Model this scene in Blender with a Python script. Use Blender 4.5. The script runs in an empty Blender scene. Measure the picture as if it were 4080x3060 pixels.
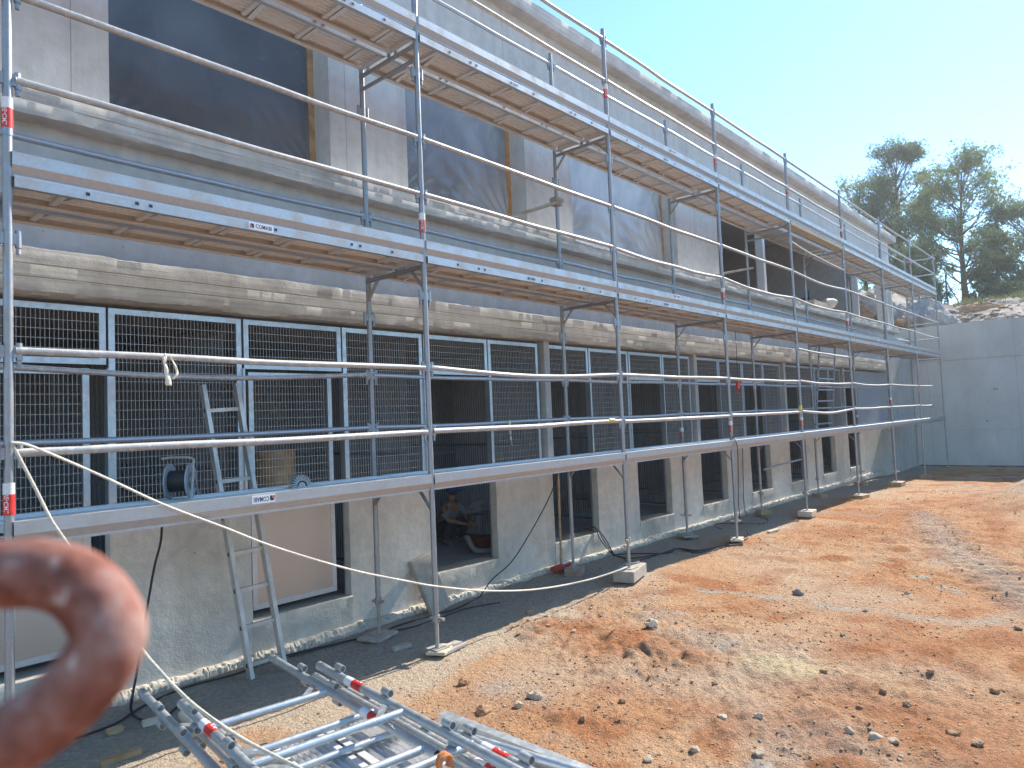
import bpy, math, random
import numpy as np
from mathutils import Vector, Matrix

# ------------------------------------------------------------------ camera
S = bpy.context.scene
COL = S.collection
CAM = np.array([-1.0196, -4.5389, 1.9410])
CR = np.array([[0.66544257, -0.74527675, -0.04181808],
               [-0.01096901, -0.0657799, 0.99777386],
               [0.74636845, 0.66350251, 0.0519477]])
FPX = 2797.476
cd = bpy.data.cameras.new('camera')
cam = bpy.data.objects.new('camera', cd)
COL.objects.link(cam)
mw = Matrix.Identity(4)
for i in range(3):
    mw[i][0] = CR[0][i]; mw[i][1] = CR[1][i]; mw[i][2] = -CR[2][i]; mw[i][3] = CAM[i]
cam.matrix_world = mw
cd.sensor_width = 36.0
cd.lens = 36.0 * FPX / 4080.0
cd.clip_start = 0.02
cd.clip_end = 2000
cd.dof.use_dof = True
cd.dof.focus_distance = 9.0
cd.dof.aperture_fstop = cd.lens / 6.5
S.camera = cam
S.render.resolution_x = 1024
S.render.resolution_y = 768

# ------------------------------------------------------------------ light
SUNV = Vector((1.236, -0.068, 1.0)).normalized()      # towards the sun
w = bpy.data.worlds.new('World'); S.world = w; w.use_nodes = True
nt = w.node_tree
for n in list(nt.nodes): nt.nodes.remove(n)
wo = nt.nodes.new('ShaderNodeOutputWorld'); wb = nt.nodes.new('ShaderNodeBackground')
sk = nt.nodes.new('ShaderNodeTexSky'); sk.sky_type = 'NISHITA'; sk.sun_disc = False
sk.sun_elevation = math.asin(SUNV.z)
sk.sun_rotation = math.atan2(SUNV.x, SUNV.y)
sk.air_density = 1.0; sk.dust_density = 0.05; sk.ozone_density = 4.5; sk.altitude = 100
wb.inputs['Strength'].default_value = 0.15
tn = nt.nodes.new('ShaderNodeMix'); tn.data_type = 'RGBA'; tn.blend_type = 'MULTIPLY'; tn.inputs[0].default_value = 1.0
tn.inputs[7].default_value = (0.76, 0.90, 0.88, 1)
nt.links.new(sk.outputs[0], tn.inputs[6]); nt.links.new(tn.outputs[2], wb.inputs[0]); nt.links.new(wb.outputs[0], wo.inputs[0])
sd = bpy.data.lights.new('sun', 'SUN'); sd.energy = 3.7; sd.angle = math.radians(0.53); sd.color = (1.0, 0.93, 0.83)
so = bpy.data.objects.new('sun', sd); COL.objects.link(so)
so.rotation_euler = SUNV.to_track_quat('Z', 'Y').to_euler(); so.location = SUNV * 60
vs = S.view_settings
vs.view_transform = 'Standard'; vs.look = 'None'; vs.gamma = 1.0; vs.use_curve_mapping = False
vs.exposure = 1.3
S.render.engine = 'CYCLES'
try:
    S.cycles.max_bounces = 6; S.cycles.diffuse_bounces = 4; S.cycles.glossy_bounces = 3; S.cycles.volume_bounces = 0; S.cycles.transparent_max_bounces = 12
except Exception: pass

# ------------------------------------------------------------------ helpers
rnd = random.Random(7)
def ray(px, py):
    return CR.T @ np.array([(px - 2040) / FPX, -(py - 1530) / FPX, 1.0])
def on(ax, v, px, py):
    d = ray(px, py); t = (v - CAM[ax]) / d[ax]
    return Vector(CAM + t * d)
OV = 4080 / 2212.0
def gnd(ox, oy, z=0.0):            # a point of the ground seen in the picture
    return on(2, z, ox * OV, oy * OV)

def hsh(ix, iy, iz, seed):
    with np.errstate(over='ignore'):
        h = (ix.astype(np.int64) * 374761393 + iy.astype(np.int64) * 668265263 + iz.astype(np.int64) * 2147483647 + seed * 974711)
        h = (h ^ (h >> 13)) * 1274126177
        h = h ^ (h >> 16)
    return (h & 0xffff) / 65535.0
def vnoise(x, y, seed=0, z=None):
    x = np.asarray(x, float); y = np.asarray(y, float)
    z = np.zeros_like(x) if z is None else np.asarray(z, float)
    x0 = np.floor(x); y0 = np.floor(y); z0 = np.floor(z)
    fx, fy, fz = x - x0, y - y0, z - z0
    fx = fx * fx * (3 - 2 * fx); fy = fy * fy * (3 - 2 * fy); fz = fz * fz * (3 - 2 * fz)
    r = 0
    for a in (0, 1):
        for b in (0, 1):
            for c in (0, 1):
                wgt = (fx if a else 1 - fx) * (fy if b else 1 - fy) * (fz if c else 1 - fz)
                r = r + wgt * hsh(x0 + a, y0 + b, z0 + c, seed)
    return r * 2 - 1
def fbm(x, y, seed=0, octv=4, z=None, gain=0.5):
    r = 0; a = 1.0; f = 1.0
    for o in range(octv):
        r = r + a * vnoise(np.asarray(x) * f, np.asarray(y) * f, seed + o * 17, None if z is None else np.asarray(z) * f)
        a *= gain; f *= 2.03
    return r

# ------------------------------------------------------------------ materials
MATS = {}
class NB:
    def __init__(s, name):
        s.m = bpy.data.materials.new(name); s.m.use_nodes = True
        s.t = s.m.node_tree; s.b = s.t.nodes['Principled BSDF']; s.out = s.t.nodes['Material Output']
        MATS[name] = s.m
    def n(s, typ, **kw):
        nd = s.t.nodes.new(typ)
        for k, v in kw.items():
            if k.startswith('i_'):
                nd.inputs[k[2:].replace('_', ' ')].default_value = v
            else: setattr(nd, k, v)
        return nd
    def l(s, a, b): s.t.links.new(a, b)
    def pos(s, scale=(1, 1, 1), obj=False):
        g = s.n('ShaderNodeTexCoord').outputs['Object'] if obj else s.n('ShaderNodeNewGeometry').outputs['Position']
        mp = s.n('ShaderNodeMapping'); mp.inputs['Scale'].default_value = scale
        s.l(g, mp.inputs['Vector']); return mp.outputs['Vector']
    def noise(s, vec, scale, detail=4, rough=0.55, dist=0.0):
        nd = s.n('ShaderNodeTexNoise'); nd.inputs['Scale'].default_value = scale; nd.inputs['Detail'].default_value = detail
        nd.inputs['Roughness'].default_value = rough; nd.inputs['Distortion'].default_value = dist
        s.l(vec, nd.inputs['Vector']); return nd.outputs['Fac']
    def ramp(s, fac, stops):
        r = s.n('ShaderNodeValToRGB'); e = r.color_ramp.elements
        while len(e) < len(stops): e.new(0.5)
        for k, (p, c) in enumerate(stops):
            e[k].position = p
            e[k].color = (c, c, c, 1) if isinstance(c, (int, float)) else (*c, 1)
        s.l(fac, r.inputs['Fac']); return r.outputs['Color']
    def mix(s, fac, a, b, mode='MIX'):
        x = s.n('ShaderNodeMix'); x.data_type = 'RGBA'; x.blend_type = mode
        for sock, v in ((x.inputs[0], fac), (x.inputs[6], a), (x.inputs[7], b)):
            if hasattr(v, 'is_linked'): s.l(v, sock)
            elif isinstance(v, (int, float)): sock.default_value = v
            else: sock.default_value = (*v, 1)
        return x.outputs[2]
    def math(s, op, a, b=None):
        x = s.n('ShaderNodeMath'); x.operation = op
        for k, v in enumerate((a, b)):
            if v is None: continue
            if hasattr(v, 'is_linked'): s.l(v, x.inputs[k])
            else: x.inputs[k].default_value = v
        return x.outputs[0]
    def bump(s, h, strength=0.3, dist=0.01, prev=None):
        b = s.n('ShaderNodeBump'); b.inputs['Strength'].default_value = strength; b.inputs['Distance'].default_value = dist
        s.l(h, b.inputs['Height'])
        if prev is not None: s.l(prev, b.inputs['Normal'])
        return b.outputs['Normal']
    def set(s, **kw):
        for k, v in kw.items():
            sock = s.b.inputs[k.replace('_', ' ')]
            if hasattr(v, 'is_linked'): s.l(v, sock)
            elif isinstance(v, (tuple, list)): sock.default_value = (*v, 1)
            else: sock.default_value = v
        return s.m

def m_plain(name, col, rough=0.6, metal=0.0, var=0.15, nscale=12, bump=0.0):
    b = NB(name); p = b.pos()
    f = b.noise(p, nscale, 4)
    c2 = tuple(max(0, x * (1 - var)) for x in col); c3 = tuple(min(1, x * (1 + var)) for x in col)
    b.set(Base_Color=b.ramp(f, [(0.3, c2), (0.7, c3)]), Roughness=rough, Metallic=metal)
    if bump: b.set(Normal=b.bump(b.noise(p, nscale * 4, 4), bump, 0.004))
    return b.m

def m_concrete(name, dark, light, stain, seam=0.0, bump=0.35, streak=0.5, holes=True, board=0.0, rough=0.88, bdist=0.006, mott=0.2, axis='X', sfreq=3.2):
    b = NB(name); p = b.pos()
    big = b.noise(p, 0.9, 5, 0.6, 0.6)
    col = b.ramp(big, [(0.32, dark), (0.66, light)])
    ps = b.pos((sfreq, sfreq, 0.22 if sfreq > 1 else 0.12))
    st = b.ramp(b.noise(ps, 2.0, 6, 0.62), [(0.42, 0.0), (0.72, 1.0)])
    stf = b.math('MULTIPLY', st, streak)
    col = b.mix(stf, col, stain)
    med = b.noise(p, 9, 5, 0.6)
    col = b.mix(mott, col, b.ramp(med, [(0.3, 0.25), (0.7, 0.75)]), 'OVERLAY')
    fine = b.noise(p, 70, 3)
    h = b.math('ADD', b.math('MULTIPLY', med, 1.0), b.math('MULTIPLY', fine, 0.35))
    if holes:
        v = b.n('ShaderNodeTexVoronoi'); v.inputs['Scale'].default_value = 9.0; b.l(p, v.inputs['Vector'])
        pin = b.ramp(v.outputs['Distance'], [(0.035, 1.0), (0.07, 0.0)])
        rndm = b.ramp(b.noise(p, 2.2, 2), [(0.5, 0.0), (0.6, 1.0)])
        pin = b.math('MULTIPLY', pin, rndm)
        col = b.mix(b.math('MULTIPLY', pin, 0.6), col, (0.09, 0.085, 0.08))
        h = b.math('SUBTRACT', h, pin)
    if seam:
        sx = b.n('ShaderNodeSeparateXYZ'); b.l(b.n('ShaderNodeNewGeometry').outputs['Position'], sx.inputs[0])
        fr = b.math('FRACT', b.math('DIVIDE', b.math('ADD', sx.outputs[axis], 0.55), seam))
        ln = b.math('LESS_THAN', b.math('ABSOLUTE', b.math('SUBTRACT', fr, 0.5)), 0.0035 / seam)
        col = b.mix(b.math('MULTIPLY', ln, 0.55), col, (0.1, 0.1, 0.1))
        h = b.math('SUBTRACT', h, b.math('MULTIPLY', ln, 1.5))
    if board:
        pb = b.pos((0.5, 0.5, 14)); wv = b.noise(pb, 1.6, 6, 0.65)
        h = b.math('ADD', h, b.math('MULTIPLY', wv, board))
        col = b.mix(0.4, col, b.ramp(wv, [(0.35, 0.3), (0.65, 0.7)]), 'OVERLAY')
    b.set(Base_Color=col, Roughness=rough, Normal=b.bump(h, bump, bdist))
    b.b.inputs['Specular IOR Level'].default_value = 0.25
    return b.m

m_concrete('concrete_upper', (0.50, 0.49, 0.47), (0.62, 0.61, 0.585), (0.42, 0.41, 0.39), seam=2.44, streak=0.55)
m_concrete('concrete_mid', (0.41, 0.40, 0.385), (0.52, 0.51, 0.49), (0.34, 0.33, 0.315), streak=0.5)
m_concrete('concrete_roof', (0.46, 0.45, 0.43), (0.57, 0.56, 0.54), (0.36, 0.35, 0.33), streak=0.3, board=0.7)
m_concrete('concrete_ledge', (0.44, 0.425, 0.39), (0.58, 0.565, 0.53), (0.34, 0.32, 0.29), streak=0.25, board=0.8, bump=0.4, bdist=0.008)
m_concrete('concrete_band', (0.43, 0.41, 0.36), (0.51, 0.49, 0.44), (0.34, 0.315, 0.265), streak=0.3, board=1.0, bump=0.45, bdist=0.01)
m_concrete('concrete_lower', (0.50, 0.46, 0.40), (0.63, 0.59, 0.525), (0.40, 0.355, 0.295), streak=0.4, bump=0.55, bdist=0.012)
m_concrete('concrete_return', (0.49, 0.475, 0.45), (0.59, 0.575, 0.55), (0.40, 0.38, 0.35), streak=0.35, holes=False, bump=0.08, mott=0.06, seam=2.42, axis='Y', sfreq=0.8)
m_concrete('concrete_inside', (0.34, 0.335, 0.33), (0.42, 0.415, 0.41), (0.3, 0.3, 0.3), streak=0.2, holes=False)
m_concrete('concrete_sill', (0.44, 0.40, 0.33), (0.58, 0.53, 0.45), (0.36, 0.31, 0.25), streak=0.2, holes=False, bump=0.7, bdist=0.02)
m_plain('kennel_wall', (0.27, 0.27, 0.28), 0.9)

def m_galv(name, base=(0.52, 0.54, 0.56), dirt=(0.36, 0.33, 0.28), dirtamt=0.35, rough=0.42, metal=0.75, splash=0.0, rust=0.0, scale=9, sp_=0.05):
    b = NB(name); p = b.pos()
    sp = b.n('ShaderNodeTexVoronoi'); sp.inputs['Scale'].default_value = 60; b.l(p, sp.inputs['Vector'])
    c0 = tuple(x * (1 - sp_) for x in base); c1 = tuple(min(1, x * (1 + sp_)) for x in base)
    col = b.ramp(sp.outputs['Color'], [(0.1, c0), (0.9, c1)])
    f = b.ramp(b.noise(p, scale, 6, 0.65), [(0.45, 0.0), (0.75, 1.0)])
    df = b.math('MULTIPLY', f, dirtamt)
    col = b.mix(df, col, dirt)
    mt = b.math('MULTIPLY', b.math('SUBTRACT', 1.0, df), metal)
    rg = b.math('ADD', rough, b.math('MULTIPLY', df, 0.4))
    h = b.noise(p, 40, 4)
    if splash:
        s_ = b.ramp(b.noise(p, 26, 5, 0.7), [(0.5, 0.0), (0.58, 1.0)])
        g = b.n('ShaderNodeSeparateXYZ'); b.l(b.n('ShaderNodeNewGeometry').outputs['Normal'], g.inputs[0])
        up = b.ramp(g.outputs['Z'], [(0.45, 0.0), (0.75, 1.0)])
        k = b.math('MINIMUM', b.math('MULTIPLY', b.math('ADD', b.math('MULTIPLY', up, 1.0), b.math('MULTIPLY', s_, 0.6)), splash), 1.0)
        col = b.mix(k, col, (0.62, 0.58, 0.5)); mt = b.math('MULTIPLY', mt, b.math('SUBTRACT', 1.0, k)); rg = b.math('ADD', rg, b.math('MULTIPLY', k, 0.3))
        h = b.math('ADD', h, b.math('MULTIPLY', s_, 0.8))
    if rust:
        r_ = b.math('MULTIPLY', b.ramp(b.noise(p, 7, 5, 0.6), [(0.5, 0.0), (0.66, 1.0)]), rust)
        col = b.mix(r_, col, (0.30, 0.15, 0.075)); mt = b.math('MULTIPLY', mt, b.math('SUBTRACT', 1.0, r_))
    b.set(Base_Color=col, Metallic=mt, Roughness=rg, Normal=b.bump(h, 0.12, 0.003))
    return b.m
m_galv('galv_tube', base=(0.31, 0.33, 0.355), dirtamt=0.5, rust=0.22, rough=0.45)
m_galv('galv_rail', base=(0.40, 0.40, 0.40), dirtamt=0.55, splash=0.7, rust=0.2)
m_galv('galv_rail_clean', base=(0.40, 0.44, 0.50), dirtamt=0.3, rust=0.1)
m_galv('galv_toe', base=(0.43, 0.45, 0.47), dirt=(0.40, 0.34, 0.27), dirtamt=0.6, rough=0.45, metal=0.75, scale=6)
m_galv('galv_plank', base=(0.66, 0.66, 0.65), dirt=(0.55, 0.52, 0.47), dirtamt=0.7, rough=0.5, metal=0.4, scale=4)
m_galv('galv_frame', base=(0.50, 0.55, 0.60), dirtamt=0.35, rough=0.4, metal=0.8, scale=16)
m_galv('galv_wire', base=(0.50, 0.50, 0.49), dirtamt=0.3, rough=0.5, metal=0.5)
m_galv('bar_dark', base=(0.16, 0.16, 0.16), dirtamt=0.2, rough=0.6, metal=0.2)
m_galv('galv_new', base=(0.52, 0.56, 0.58), dirtamt=0.35, dirt=(0.5, 0.48, 0.42), rough=0.38, metal=0.8, scale=22)
m_galv('galv_jack', base=(0.42, 0.40, 0.36), dirtamt=0.6, rust=0.6, rough=0.6, metal=0.5)
m_galv('aluminium', base=(0.50, 0.50, 0.49), dirt=(0.42, 0.38, 0.32), dirtamt=0.7, rough=0.45, metal=0.6)
m_galv('sheet_steel', base=(0.45, 0.455, 0.46), dirt=(0.46, 0.44, 0.42), dirtamt=0.1, rough=0.32, metal=0.85, scale=1.2, sp_=.01)
m_galv('sheet_grey', base=(0.36, 0.39, 0.43), dirtamt=0.3, rough=0.5, metal=0.3, scale=3)
m_plain('yellow_board', (0.42, 0.36, 0.24), 0.7)
m_plain('timber', (0.42, 0.27, 0.14), 0.75, var=0.3, nscale=8, bump=0.3)
m_plain('timber_pale', (0.55, 0.46, 0.34), 0.8, var=0.25, nscale=8, bump=0.3)
m_plain('timber_orange', (0.50, 0.24, 0.08), 0.6, var=0.2)
m_plain('timber_white', (0.62, 0.62, 0.62), 0.6, var=0.05)
m_plain('paver', (0.38, 0.33, 0.27), 0.9, var=0.2, bump=0.4)
m_plain('brick_block', (0.36, 0.25, 0.18), 0.9, var=0.25, bump=0.4)
m_plain('rubber_black', (0.018, 0.018, 0.02), 0.55)
m_plain('rope', (0.52, 0.46, 0.36), 0.85, var=0.25, nscale=60)
m_plain('rope_pale', (0.62, 0.57, 0.48), 0.85, var=0.25, nscale=60)
m_plain('band_red', (0.62, 0.03, 0.025), 0.45, var=0.3, nscale=30)
m_plain('band_white', (0.72, 0.71, 0.70), 0.5, var=0.06)
m_plain('band_red_worn', (0.42, 0.10, 0.08), 0.6, var=0.5, nscale=40)
m_plain('sticker_white', (0.80, 0.80, 0.80), 0.4, var=0.03)
m_plain('ink_navy', (0.015, 0.02, 0.09), 0.5, var=0.02)
m_plain('ink_red', (0.55, 0.03, 0.02), 0.5, var=0.02)
m_plain('ink_dark', (0.03, 0.03, 0.03), 0.5, var=0.02)
m_plain('rag_cream', (0.74, 0.68, 0.52), 0.7, var=0.1)
m_plain('rag_red', (0.62, 0.05, 0.03), 0.6)
m_plain('tape_orange', (0.75, 0.22, 0.06), 0.6)
m_plain('tape_yellow', (0.78, 0.55, 0.06), 0.5)
m_plain('clamp_orange', (0.62, 0.2, 0.06), 0.55, var=0.25, nscale=40)
m_plain('plastic_red', (0.38, 0.05, 0.03), 0.6)
m_plain('tub_red', (0.16, 0.03, 0.02), 0.7)
m_plain('white_bag', (0.74, 0.71, 0.64), 0.7, var=0.08)
m_plain('skin', (0.32, 0.17, 0.11), 0.55)
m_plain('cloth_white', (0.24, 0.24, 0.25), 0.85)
m_plain('cloth_blue', (0.05, 0.08, 0.16), 0.85)
m_plain('cloth_dark', (0.06, 0.06, 0.07), 0.85)
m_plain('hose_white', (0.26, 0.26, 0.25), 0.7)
m_plain('fence_green', (0.02, 0.05, 0.04), 0.5)
m_plain('bark', (0.14, 0.10, 0.075), 0.9, var=0.35, nscale=6, bump=0.5)
m_plain('blue_membrane', (0.03, 0.04, 0.10), 0.6)
m_plain('polystyrene', (0.72, 0.70, 0.64), 0.8, var=0.06)

def m_leaf(name, a, b_, tr=0.25):
    b = NB(name); p = b.pos()
    c = b.ramp(b.noise(p, 1.3, 3), [(0.3, a), (0.7, b_)])
    b.set(Base_Color=c, Roughness=0.6)
    b.b.inputs['Specular IOR Level'].default_value = 0.25
    tl = b.n('ShaderNodeBsdfTranslucent'); b.l(c, tl.inputs['Color'])
    mx = b.n('ShaderNodeMixShader'); mx.inputs[0].default_value = tr
    b.l(b.b.outputs[0], mx.inputs[1]); b.l(tl.outputs[0], mx.inputs[2]); b.l(mx.outputs[0], b.out.inputs['Surface'])
    return b.m
m_leaf('needles_a', (0.145, 0.20, 0.085), (0.235, 0.29, 0.11), 0.55)
m_leaf('needles_b', (0.115, 0.16, 0.085), (0.18, 0.225, 0.105), 0.5)
m_leaf('shrub_leaf', (0.07, 0.10, 0.05), (0.12, 0.145, 0.07), 0.3)
m_leaf('grass_leaf', (0.13, 0.16, 0.05), (0.24, 0.22, 0.10), 0.35)

def m_rock(name, a, b_, c_, scale=1.2):
    b = NB(name); p = b.pos()
    col = b.ramp(b.noise(p, scale, 6, 0.62, 1.0), [(0.3, a), (0.5, b_), (0.68, c_)])
    h = b.noise(p, scale * 6, 8, 0.7)
    b.set(Base_Color=col, Roughness=0.92, Normal=b.bump(h, 0.7, 0.05))
    b.b.inputs['Specular IOR Level'].default_value = 0.2
    return b.m
m_rock('rock_grey', (0.27, 0.27, 0.27), (0.37, 0.36, 0.345), (0.47, 0.39, 0.29), 1.6)
m_rock('rock_brown', (0.22, 0.11, 0.06), (0.38, 0.22, 0.12), (0.50, 0.36, 0.22), 1.6)
m_rock('rubble', (0.30, 0.20, 0.14), (0.42, 0.34, 0.27), (0.52, 0.47, 0.40), 3)
m_rock('stone_tan', (0.40, 0.20, 0.10), (0.50, 0.29, 0.16), (0.58, 0.38, 0.24), 9)
m_rock('stone_pale', (0.54, 0.37, 0.24), (0.62, 0.47, 0.33), (0.68, 0.56, 0.43), 9)
m_rock('soil_crumb', (0.42, 0.20, 0.10), (0.50, 0.28, 0.15), (0.55, 0.35, 0.21), 14)
m_rock('stone_grey', (0.30, 0.27, 0.24), (0.38, 0.345, 0.30), (0.46, 0.42, 0.37), 9)

# ground: soil colours come from a vertex attribute (kinds of soil), grain from noise
b = NB('soil')
at = b.n('ShaderNodeAttribute'); at.attribute_name = 'soil'
p = b.pos()
n1 = b.noise(p, 24, 6, 0.68); n2 = b.noise(p, 90, 4, 0.6)
col = b.mix(0.42, at.outputs['Color'], b.ramp(n1, [(0.28, 0.2), (0.72, 0.8)]), 'OVERLAY')
col = b.mix(0.35, col, b.ramp(n2, [(0.3, 0.25), (0.7, 0.75)]), 'OVERLAY')
vv = b.n('ShaderNodeTexVoronoi'); vv.inputs['Scale'].default_value = 34; b.l(p, vv.inputs['Vector'])
grain = b.math('MULTIPLY', b.ramp(vv.outputs['Distance'], [(0.12, 1.0), (0.3, 0.0)]), b.ramp(b.noise(p, 11, 3), [(0.48, 0.0), (0.6, 1.0)]))
col = b.mix(b.math('MULTIPLY', grain, 0.45), col, (0.52, 0.42, 0.31))
h = b.math('ADD', b.math('ADD', b.math('MULTIPLY', n1, 1.3), b.math('MULTIPLY', n2, 0.5)), b.math('MULTIPLY', grain, 0.6))
b.set(Base_Color=col, Roughness=0.95, Normal=b.bump(h, 1.0, 0.035)); b.b.inputs['Specular IOR Level'].default_value = 0.1

# polythene sheeting
for nm_, lo_, hi_, a0_, a1_ in (('plastic_film_a', (0.085, 0.087, 0.098), (0.155, 0.16, 0.175), 0.75, 0.92), ('plastic_film_b', (0.20, 0.20, 0.215), (0.42, 0.425, 0.44), 0.75, 0.94), ('plastic_film_c', (0.36, 0.365, 0.38), (0.66, 0.665, 0.68), 0.85, 0.97)):
    b = NB(nm_); p = b.pos()
    h = b.noise(b.pos((1.6, 1.0, 0.6)), 2.2, 3, 0.5, 1.2)
    cl = b.ramp(b.noise(b.pos((1, 1, .7)), 1.0, 3, 0.5, 0.8), [(0.36, lo_), (0.66, hi_)])
    b.set(Base_Color=cl, Roughness=0.22, Alpha=b.ramp(b.noise(p, 0.8, 3), [(0.3, a0_), (0.7, a1_)]), Normal=b.bump(h, 0.25, 0.05))
    b.b.inputs['Specular IOR Level'].default_value = 0.6
b = NB('plastic_film_white'); p = b.pos()
b.set(Base_Color=(0.75, 0.76, 0.78), Roughness=0.3, Alpha=0.75, Normal=b.bump(b.noise(p, 14, 5), 0.6, 0.03))

# rusty red painted tube close to the lens
b = NB('rust_paint'); p = b.pos()
c = b.ramp(b.noise(p, 30, 5, 0.6), [(0.32, (0.16, 0.055, 0.035)), (0.48, (0.27, 0.115, 0.085)), (0.62, (0.34, 0.20, 0.165)), (0.75, (0.40, 0.28, 0.23))])
fl = b.ramp(b.noise(p, 60, 3, 0.5), [(0.64, 0.0), (0.76, 1.0)])
c = b.mix(b.math('MULTIPLY', fl, 0.7), c, (0.75, 0.70, 0.6))
b.set(Base_Color=c, Roughness=0.9, Normal=b.bump(b.noise(p, 80, 4), 0.6, 0.003)); b.b.inputs['Specular IOR Level'].default_value = 0.1

# ------------------------------------------------------------------ mesh builder
class MB:
    def __init__(s): s.v = []; s.f = []; s.mi = []; s.mats = []; s.cur = 0
    def mat(s, m):
        if m not in s.mats: s.mats.append(m)
        s.cur = s.mats.index(m); return s
    def add(s, vs, fs):
        o = len(s.v); s.v += [tuple(v) for v in vs]
        for f in fs: s.f.append(tuple(i + o for i in f)); s.mi.append(s.cur)
        return s
    def box(s, a, c):
        x0, y0, z0 = a; x1, y1, z1 = c
        vs = [(x0, y0, z0), (x1, y0, z0), (x1, y1, z0), (x0, y1, z0), (x0, y0, z1), (x1, y0, z1), (x1, y1, z1), (x0, y1, z1)]
        return s.add(vs, [(0, 3, 2, 1), (4, 5, 6, 7), (0, 1, 5, 4), (1, 2, 6, 5), (2, 3, 7, 6), (3, 0, 4, 7)])
    def obox(s, c, ax, ay, az, hx, hy, hz):
        c = Vector(c); ax = Vector(ax).normalized() * hx; ay = Vector(ay).normalized() * hy; az = Vector(az).normalized() * hz
        vs = [c + ax * i + ay * j + az * k for k in (-1, 1) for i, j in ((-1, -1), (1, -1), (1, 1), (-1, 1))]
        return s.add(vs, [(0, 3, 2, 1), (4, 5, 6, 7), (0, 1, 5, 4), (1, 2, 6, 5), (2, 3, 7, 6), (3, 0, 4, 7)])
    def bar(s, p, q, wx, wz, up=(0, 0, 1)):
        p = Vector(p); q = Vector(q); d = (q - p); L = d.length; d.normalize()
        u = Vector(up); sd_ = d.cross(u)
        if sd_.length < 1e-4: sd_ = d.cross(Vector((1, 0, 0)))
        sd_.normalize(); u = sd_.cross(d)
        return s.obox((p + q) / 2, d, sd_, u, L / 2, wx / 2, wz / 2)
    def tube(s, pts, r, n=10, caps=True):
        pts = [Vector(p) for p in pts]; m = len(pts)
        rs = [r] * m if isinstance(r, (int, float)) else list(r)
        o = []; prev = None
        for i, p in enumerate(pts):
            d = (pts[min(i + 1, m - 1)] - pts[max(i - 1, 0)]).normalized()
            if prev is None:
                a = Vector((0, 0, 1)) if abs(d.z) < 0.9 else Vector((1, 0, 0))
                u = d.cross(a).normalized()
            else:
                u = (prev - d * prev.dot(d)).normalized()
            prev = u; v = d.cross(u)
            for k in range(n):
                t = 2 * math.pi * k / n
                o.append(p + (u * math.cos(t) + v * math.sin(t)) * rs[i])
        fs = []
        for i in range(m - 1):
            for k in range(n):
                k2 = (k + 1) % n
                fs.append((i * n + k, i * n + k2, (i + 1) * n + k2, (i + 1) * n + k))
        if caps:
            fs.append(tuple(range(n - 1, -1, -1))); fs.append(tuple((m - 1) * n + k for k in range(n)))
        return s.add(o, fs)
    def pipe(s, p, q, r, n=12, th=0.004):                 # open ended tube with wall thickness
        p = Vector(p); q = Vector(q); d = (q - p).normalized()
        u = d.cross(Vector((0, 0, 1)) if abs(d.z) < 0.9 else Vector((1, 0, 0))).normalized(); v = d.cross(u)
        o = []
        for c, rr in ((p, r), (q, r), (q, r - th), (p, r - th)):
            for k in range(n):
                t = 2 * math.pi * k / n; o.append(c + (u * math.cos(t) + v * math.sin(t)) * rr)
        fs = []
        for i in range(4):
            j = (i + 1) % 4
            for k in range(n):
                k2 = (k + 1) % n; fs.append((i * n + k, i * n + k2, j * n + k2, j * n + k))
        return s.add(o, fs)
    def extr(s, prof, x0, x1, closed=True):               # profile in (y,z) swept along x
        n = len(prof); vs = [(x0, y, z) for y, z in prof] + [(x1, y, z) for y, z in prof]
        fs = [(i, (i + 1) % n, n + (i + 1) % n, n + i) for i in range(n if closed else n - 1)]
        if closed: fs += [tuple(range(n - 1, -1, -1)), tuple(range(n, 2 * n))]
        return s.add(vs, fs)
    def mesh(s, name, mat=None, smooth=None):
        me = bpy.data.meshes.new(name); me.from_pydata(s.v, [], s.f)
        ms = s.mats if s.mats else [mat]
        for m in ms: me.materials.append(MATS[m])
        if s.mats: me.polygons.foreach_set('material_index', s.mi)
        if smooth is not None:
            me.polygons.foreach_set('use_smooth', [True] * len(me.polygons))
            try: me.set_sharp_from_angle(angle=math.radians(smooth))
            except Exception: pass
        me.update(); return me
    def build(s, name, mat=None, parent=None, smooth=None):
        return link(name, s.mesh(name, mat, smooth), parent)

def link(name, me, parent=None, loc=None, rot=None):
    o = bpy.data.objects.new(name, me); COL.objects.link(o)
    if parent is not None:
        o.parent = parent
        o.matrix_parent_inverse = PW[parent.name].inverted()
    if loc is not None: o.location = loc
    if rot is not None: o.rotation_euler = rot
    PW[o.name] = (PW[parent.name] @ o.matrix_parent_inverse if parent is not None else Matrix.Identity(4)) @ Matrix.LocRotScale(o.location, o.rotation_euler, None)
    return o
PW = {}
def tag(o, label, cat, group=None, kind=None):
    o['label'] = label; o['category'] = cat
    if group: o['group'] = group
    if kind: o['kind'] = kind
    return o
def thing(name, loc, label, cat, group=None):
    o = bpy.data.objects.new(name, None); COL.objects.link(o); o.location = loc; o.empty_display_size = 0.1
    PW[o.name] = Matrix.Translation(Vector(loc))
    return tag(o, label, cat, group)
def struct(o): o['kind'] = 'structure'; return o

def catmull(pts, k=8):
    P = [Vector(p) for p in pts]; P = [P[0] * 2 - P[1]] + P + [P[-1] * 2 - P[-2]]; out = []
    for i in range(1, len(P) - 2):
        for j in range(k):
            t = j / k; a, b_, c, d = P[i - 1], P[i], P[i + 1], P[i + 2]
            out.append(0.5 * ((2 * b_) + (c - a) * t + (2 * a - 5 * b_ + 4 * c - d) * t * t + (3 * b_ - a - 3 * c + d) * t ** 3))
    out.append(P[-2]); return out

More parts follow.
